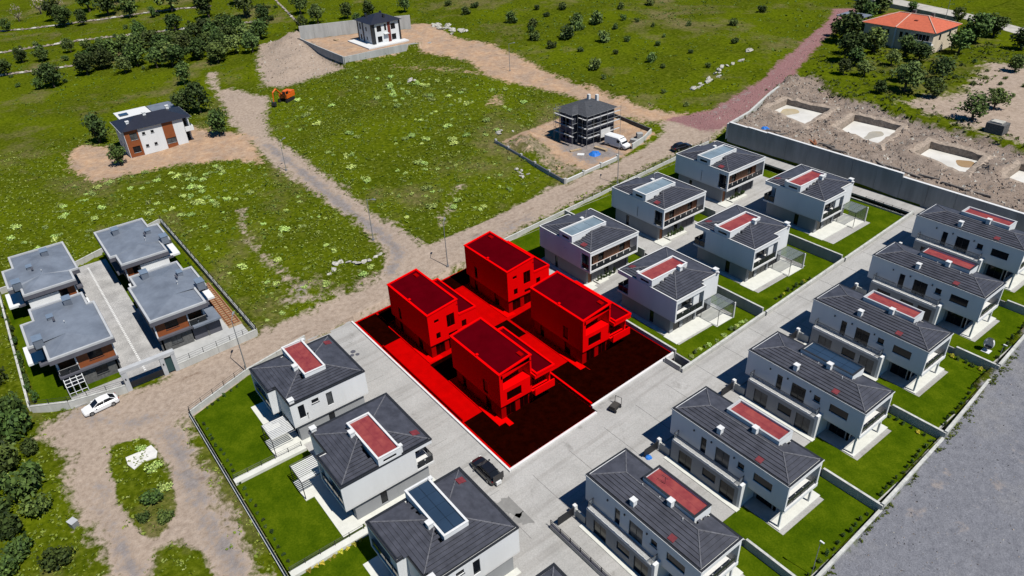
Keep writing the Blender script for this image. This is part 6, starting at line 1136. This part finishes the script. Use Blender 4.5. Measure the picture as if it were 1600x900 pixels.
w_ = P('windscreen', M_glass); w_.add([(1.12, -.8, 2.26), (1.12, .8, 2.26), (1.98, .86, 1.29), (1.98, -.86, 1.29), (1.17, -.8, 2.27), (1.17, .8, 2.27), (2.03, .86, 1.31), (2.03, -.86, 1.31)], [(0, 1, 2, 3), (7, 6, 5, 4), (0, 4, 5, 1), (2, 6, 7, 3), (0, 3, 7, 4), (1, 5, 6, 2)]); w_.done()
for s in (-1, 1): P('side_window', M_glass).box(.5, 1.35, min(s*.975, s*.99), max(s*.975, s*.99), 1.3, 1.95).done(); P('headlight', M_lamp).box(2.7, 2.88, min(s*.55, s*.8), max(s*.55, s*.8), .8, .98).done(); P('mirror', M_dark).box(1.5, 1.65, min(s*1.0, s*1.2), max(s*1.0, s*1.2), 1.3, 1.6).done()
P('bumper', M_dark).box(2.75, 2.98, -.85, .85, .35, .58).done(); wheels(r, (-1.8, 1.9), .97, .36)
r = thing('excavator', 'orange excavator parked at the edge of the meadow', 'excavator', (-196, 69.4, gz(-196, 69.4)), R(-60)); P = parts(r); PO = mat('orange_paint', (.70, .13, .012), .45, .1, 2)
for s in (-1, 1):
    t = P('track', M_tyre); t.prism([(-1.8, s*1.3-.25), (1.8, s*1.3-.25), (1.8, s*1.3+.25), (-1.8, s*1.3+.25)], 0, .8); t.done()
P('turntable', M_dark).bar((0, 0, .8), (0, 0, 1.05), .9, 0, 14).done(); P('upper_body', PO).box(-2.3, 1.2, -1.35, 1.35, 1.052, 2.1).box(-2.4, -.6, -1.3, 1.3, 2.1, 2.55).done()
c = P('cab', PO).box(.1, 1.5, .2, 1.3, 2.102, 3.1).done(); sub(c, 'cab_window', M_glass).box(1.502, 1.53, .3, 1.2, 2.2, 2.95).done(); sub(c, 'cab_window', M_glass).box(.3, 1.3, 1.302, 1.32, 2.25, 2.95).done()
P('boom', PO).bar((1.0, -.3, 1.9), (3.2, -.3, 4.2), .28, 0, 6, .22).bar((3.2, -.3, 4.2), (4.6, -.3, 3.6), .22, 0, 6, .2).done(); P('arm', PO).bar((4.6, -.3, 3.7), (4.9, -.3, 1.2), .18, 0, 6, .13).done(); P('bucket', M_dark).prism([(4.5, -.8), (5.4, -.8), (5.4, .2), (4.5, .2)], .15, 1.1).done()
# ------------------------------------------------------------------ small things
M_block = mat('grey_block', (.34, .34, .33), .9, .2, 2); M_ply = mat('raw_timber', (.42, .31, .19), .8, .3, 2)
def stack(name, a, b, rz, dims, m, label, cat, layers=3):
    r = thing(name, label, cat, (a, b, gz(a, b)-.05), rz); lx, ly, lz = dims
    for k in range(layers): sub(r, 'layer', m).box(-lx/2+.04*(k % 2), lx/2-.03*(k % 3), -ly/2, ly/2-.04*(k % 2), k*lz+.004*k, (k+1)*lz+.004*k-.006).done()
stack('block_pile', -103.6, 110.2, .3, (1.6, 1.1, .28), M_block, 'pile of grey blocks behind the white van', 'blocks'); stack('block_pile', -104.2, 112.4, 1.0, (1.3, 1.3, .28), M_block, 'square pile of grey blocks near the plot corner', 'blocks', 4)
stack('timber_pile', -106.6, 103.2, .15, (3.2, .8, .16), M_ply, 'pile of planks between the blue tarpaulin and the van', 'timber'); stack('timber_pile', -110.2, 99.2, 1.3, (2.6, .6, .14), M_ply, 'short plank pile in front of the scaffolding', 'timber', 2); stack('sheet_pile', -107.9, 98.6, .7, (1.5, 1.1, .1), M_cap, 'white boards lying in the scaffolded plot', 'boards', 2); stack('timber_pile', -121, 99.5, .5, (3.4, .5, .12), M_ply, 'loose planks left of the scaffolded house', 'timber', 2)
stack('pallet_stack', -229, 101.5, .3, (1.4, 1.2, .15), M_ply, 'small pallet stack in the walled yard at the top', 'pallets', 3)
def tarp(a, b, r_, label, z=None, seed=1):
    rn_ = random.Random(seed); n = 14; mb = MB(); V_ = [(0, 0, r_*.5)]+[(math.cos(i*6.283/n)*r_*.55*rn_.uniform(.8, 1.1), math.sin(i*6.283/n)*r_*.55, r_*.4*rn_.uniform(.6, 1.2)) for i in range(n)]+[(math.cos(i*6.283/n)*r_*rn_.uniform(.75, 1.25), math.sin(i*6.283/n)*r_*rn_.uniform(.75, 1.1), -.05) for i in range(n)]
    mb.add(V_, [(0, 1+i, 1+(i+1) % n) for i in range(n)]+[(1+i, 1+n+i, 1+n+(i+1) % n, 1+(i+1) % n) for i in range(n)]); o = mb.build('tarpaulin', mat('blue_tarpaulin', (.02, .16, .55), .5, .3, 2)); o.location = (a, b, gz(a, b) if z is None else z); tag(o, label, 'tarpaulin')
tarp(-105.7, 100.8, 1.4, 'crumpled blue tarpaulin beside the white van'); tarp(-82.7, 126.2, .9, 'blue tarpaulin on the rubble above the retaining wall', seed=4); tarp(-40.1, 47.6, .5, 'small blue tarpaulin between the two nearest long houses', R_Z[1], 6)
for i, (a, b, rz, L) in enumerate([(-80, 125, .5, 3), (-78.4, 125.2, 1.1, 3.2), (-72, 126, -.5, 2.6), (-71.5, 126.5, -.9, 2.4), (-69, 126.4, .1, 3.4), (-68, 126, -.2, 3.2), (-66, 125.6, .2, 3), (-58, 125.4, -.5, 4.2), (-55.6, 125.2, .05, 3.6), (-52, 125.2, -.1, 3.8), (-49.2, 125.8, .1, 3.6), (-45, 125.4, -.05, 4), (-41, 125.6, .08, 4)]):
    o = MB().box(-L/2, L/2, -.16, .16, 0, .12).box(-L/2+.2, L/2-.1, -.12, .2, .122, .24).build('timber_stack', M_wood if i in (2, 3) else mat('weathered_timber', (.16, .14, .125), .9, .3, 3)); o.location = (a, b, gz(a, b)+.1); o.rotation_euler = (0, 0, rz); tag(o, 'weathered timber lying along the top of the retaining wall', 'timber', 'timber along the retaining wall')
r = thing('hanging_chair', 'white egg shaped garden chair on the fifth lawn', 'chair', (-23.4, 92.4, R_Z[4]+.05)); P = parts(r)
sh = P('seat_shell', M_cap); n = 10
for i in range(5):
    z0_, z1_ = .5+i*.28, .5+(i+1)*.28; f = lambda z: .62*math.sqrt(max(.05, 1-((z-1.2)/.85)**2)); A = [(f(z0_)*math.cos(k*.5-.3), f(z0_)*math.sin(k*.5-.3), z0_) for k in range(n)]; B = [(f(z1_)*math.cos(k*.5-.3), f(z1_)*math.sin(k*.5-.3), z1_) for k in range(n)]; sh.add(A+B, [(k, k+1, n+k+1, n+k) for k in range(n-1)])
sh.done(); P('stand', M_cap).bar((0, 0, 0), (0, 0, .5), .05).box(-.5, .5, -.5, .5, 0, .05).done(); P('cushion', M_curtain).box(-.35, .35, -.35, .35, .55, .7).done()
r = thing('hand_trolley', 'small dark trolley standing on the estate road by the red plot', 'trolley', (-48.6, 50.6, T0(0, 50.6)+.02), R(15)); P = parts(r)
P('platform', M_iron).box(-.5, .5, -.9, .7, .3, .42).done(); P('handle', M_iron).bar((-.45, .7, .4), (-.45, .75, 1.4), .04).bar((.45, .7, .4), (.45, .75, 1.4), .04).bar((-.45, .75, 1.4), (.45, .75, 1.4), .04).done(); P('load', mat('dark_load', (.05, .045, .04), .9, .3, 5)).box(-.4, .4, -.8, .4, .422, .8).done()
for x in (-.5, .5):
    for y in (-.7, .5): P('wheel', M_tyre).bar((x-.05, y, .17), (x+.05, y, .17), .17, 0, 10).done()
for k, (a, b) in enumerate([(-82.9, 31.2), (-81.9, 31.4), (-82.2, 30.7)]): o = MB().bar((0, 0, 0), (0, 0, .03), .38 if k == 0 else .3, 0, 16).build('manhole_cover', M_vfas); o.location = (a, b, .03); tag(o, 'dark cover in the side road pavement by the upper left villa', 'cover', 'covers in the side road')
for i in range(6):
    r = thing('entrance_gate', ['entrance gate stub of the nearest long house', 'entrance gate stub of the second long house', 'entrance gate stub of the solar panelled long house', 'entrance gate stub of the fourth long house', 'entrance gate stub of the fifth long house', 'entrance gate stub of the farthest long house'][i], 'gate', (R_A[i]-.9, R_B[i]-.7, R_Z[i]), 0, 'entrance gates of the long houses'); P = parts(r)
    P('post', M_cap).box(-.2, .2, -.2, .2, -.2, 1.5).done(); P('wing_wall', M_wallc).box(.21, 1.7, -.1, .1, -.2, 1.1).done(); P('letter_box', M_dark).box(-.28, -.202, -.15, .15, .9, 1.2).done(); P('gate_leaf', M_iron).box(-.06, .06, -2.4, -.21, .1, 1.2).done()
sl_ = MB().prism([(-82.1, -.5), (-82.0, 1.2), (-82.3, 2.6), (-80.6, 2.9), (-79.6, 2.5), (-79.9, 1.0), (-79.3, -.2), (-80.6, -.6)], -.4, gz(-81, 1)+.12).build('concrete_pad', mat('bleached_concrete', (.68, .66, .62), .8, .15, 1.5)); tag(sl_, 'bleached concrete pad on the road island', 'pad')
bx_ = thing('meter_box', 'small grey metal box beside the bottom left track', 'box', (-74.7, -7.7, gz(-74.7, -7.7)), .4); sub(bx_, 'cabinet', M_galv).box(-.45, .45, -.35, .35, -.1, .8).done(); sub(bx_, 'lid', M_vpar).box(-.5, .5, -.4, .4, .802, .88).done()
sh_ = thing('stone_hut', 'ruined grey stone hut at the foot of the orchard', 'hut', (-50.2, 152.5, gz(-50, 152))); P = parts(sh_); P('wall', M_stone).box(-1.6, 1.6, -1.3, 1.3, -.4, 1.9).done(); P('debris', M_lime).box(-1.1, .9, -.8, .9, 1.902, 2.15).done()

# wet stains on the estate road
for k, (cx_, cy_, rx, ry, lb) in enumerate([(-45.6, 31.6, 1.6, 1.3, 'dark damp stain on the concrete near the black hatchback'), (-43.4, 32.0, 1.0, 1.7, 'second damp stain on the concrete, nearer the bottom yard')]):
    rs = random.Random(k+3); n = 26; ph = [rs.uniform(0, 6.28) for _ in range(4)]
    pts_ = [(cx_+rx*math.cos(t)*(1+.22*math.sin(3*t+ph[0])+.16*math.sin(7*t+ph[1])), cy_+ry*math.sin(t)*(1+.2*math.sin(4*t+ph[2])+.15*math.sin(9*t+ph[3]))) for t in [i*6.283/n for i in range(n)]]
    tag(MB().prism(pts_, .0, .029).build('damp_stain', mat('damp_concrete', (.23, .225, .215), .7, .15, 1.2)), lb, 'stain')
# labels that tell alike plants apart, by their order across the view
ORD = ['leftmost', 'second', 'third', 'fourth', 'fifth', 'sixth', 'seventh', 'eighth', 'ninth', 'tenth', 'eleventh', 'twelfth', 'thirteenth', 'fourteenth', 'fifteenth', 'sixteenth', 'seventeenth', 'eighteenth', 'nineteenth', 'twentieth']
TENS = ['', '', 'twenty', 'thirty', 'forty', 'fifty']
def ordinal(i, n):
    if i == n-1: return 'rightmost'
    if i < 20: return ORD[i]+(' from the left' if i else '')
    return TENS[(i+1)//10]+('-'+ORD[(i+1) % 10-1].replace('leftmost', 'first') if (i+1) % 10 else '').replace('ty', 'ty')+' from the left'
inv = cam_o.matrix_world.inverted(); groups = {}
for o in COL.objects:
    if o.parent is None and o.get('group') in ('orchard trees', 'thicket trees', 'trees on the upper terraces', 'trees along the terrace walls', 'bushes at the bottom left', 'leafless trees', 'trees behind the top yard', 'hillside shrubs', 'crop bushes', 'terrace shrubs'): groups.setdefault(o['group'], []).append(o)
for gname, lst in groups.items():
    def ux(o): p = inv @ o.location; return p.x/-p.z
    lst.sort(key=ux)
    rmed = sorted(max(o.scale.x, max([c.scale.x for c in o.children] or [0])) for o in lst)[len(lst)//2]
    for i, o in enumerate(lst):
        big = max(o.scale.x, max([c.scale.x for c in o.children] or [0])) > rmed*1.1
        o['label'] = o['label'].replace('large ', '')+', '+ordinal(i, len(lst))
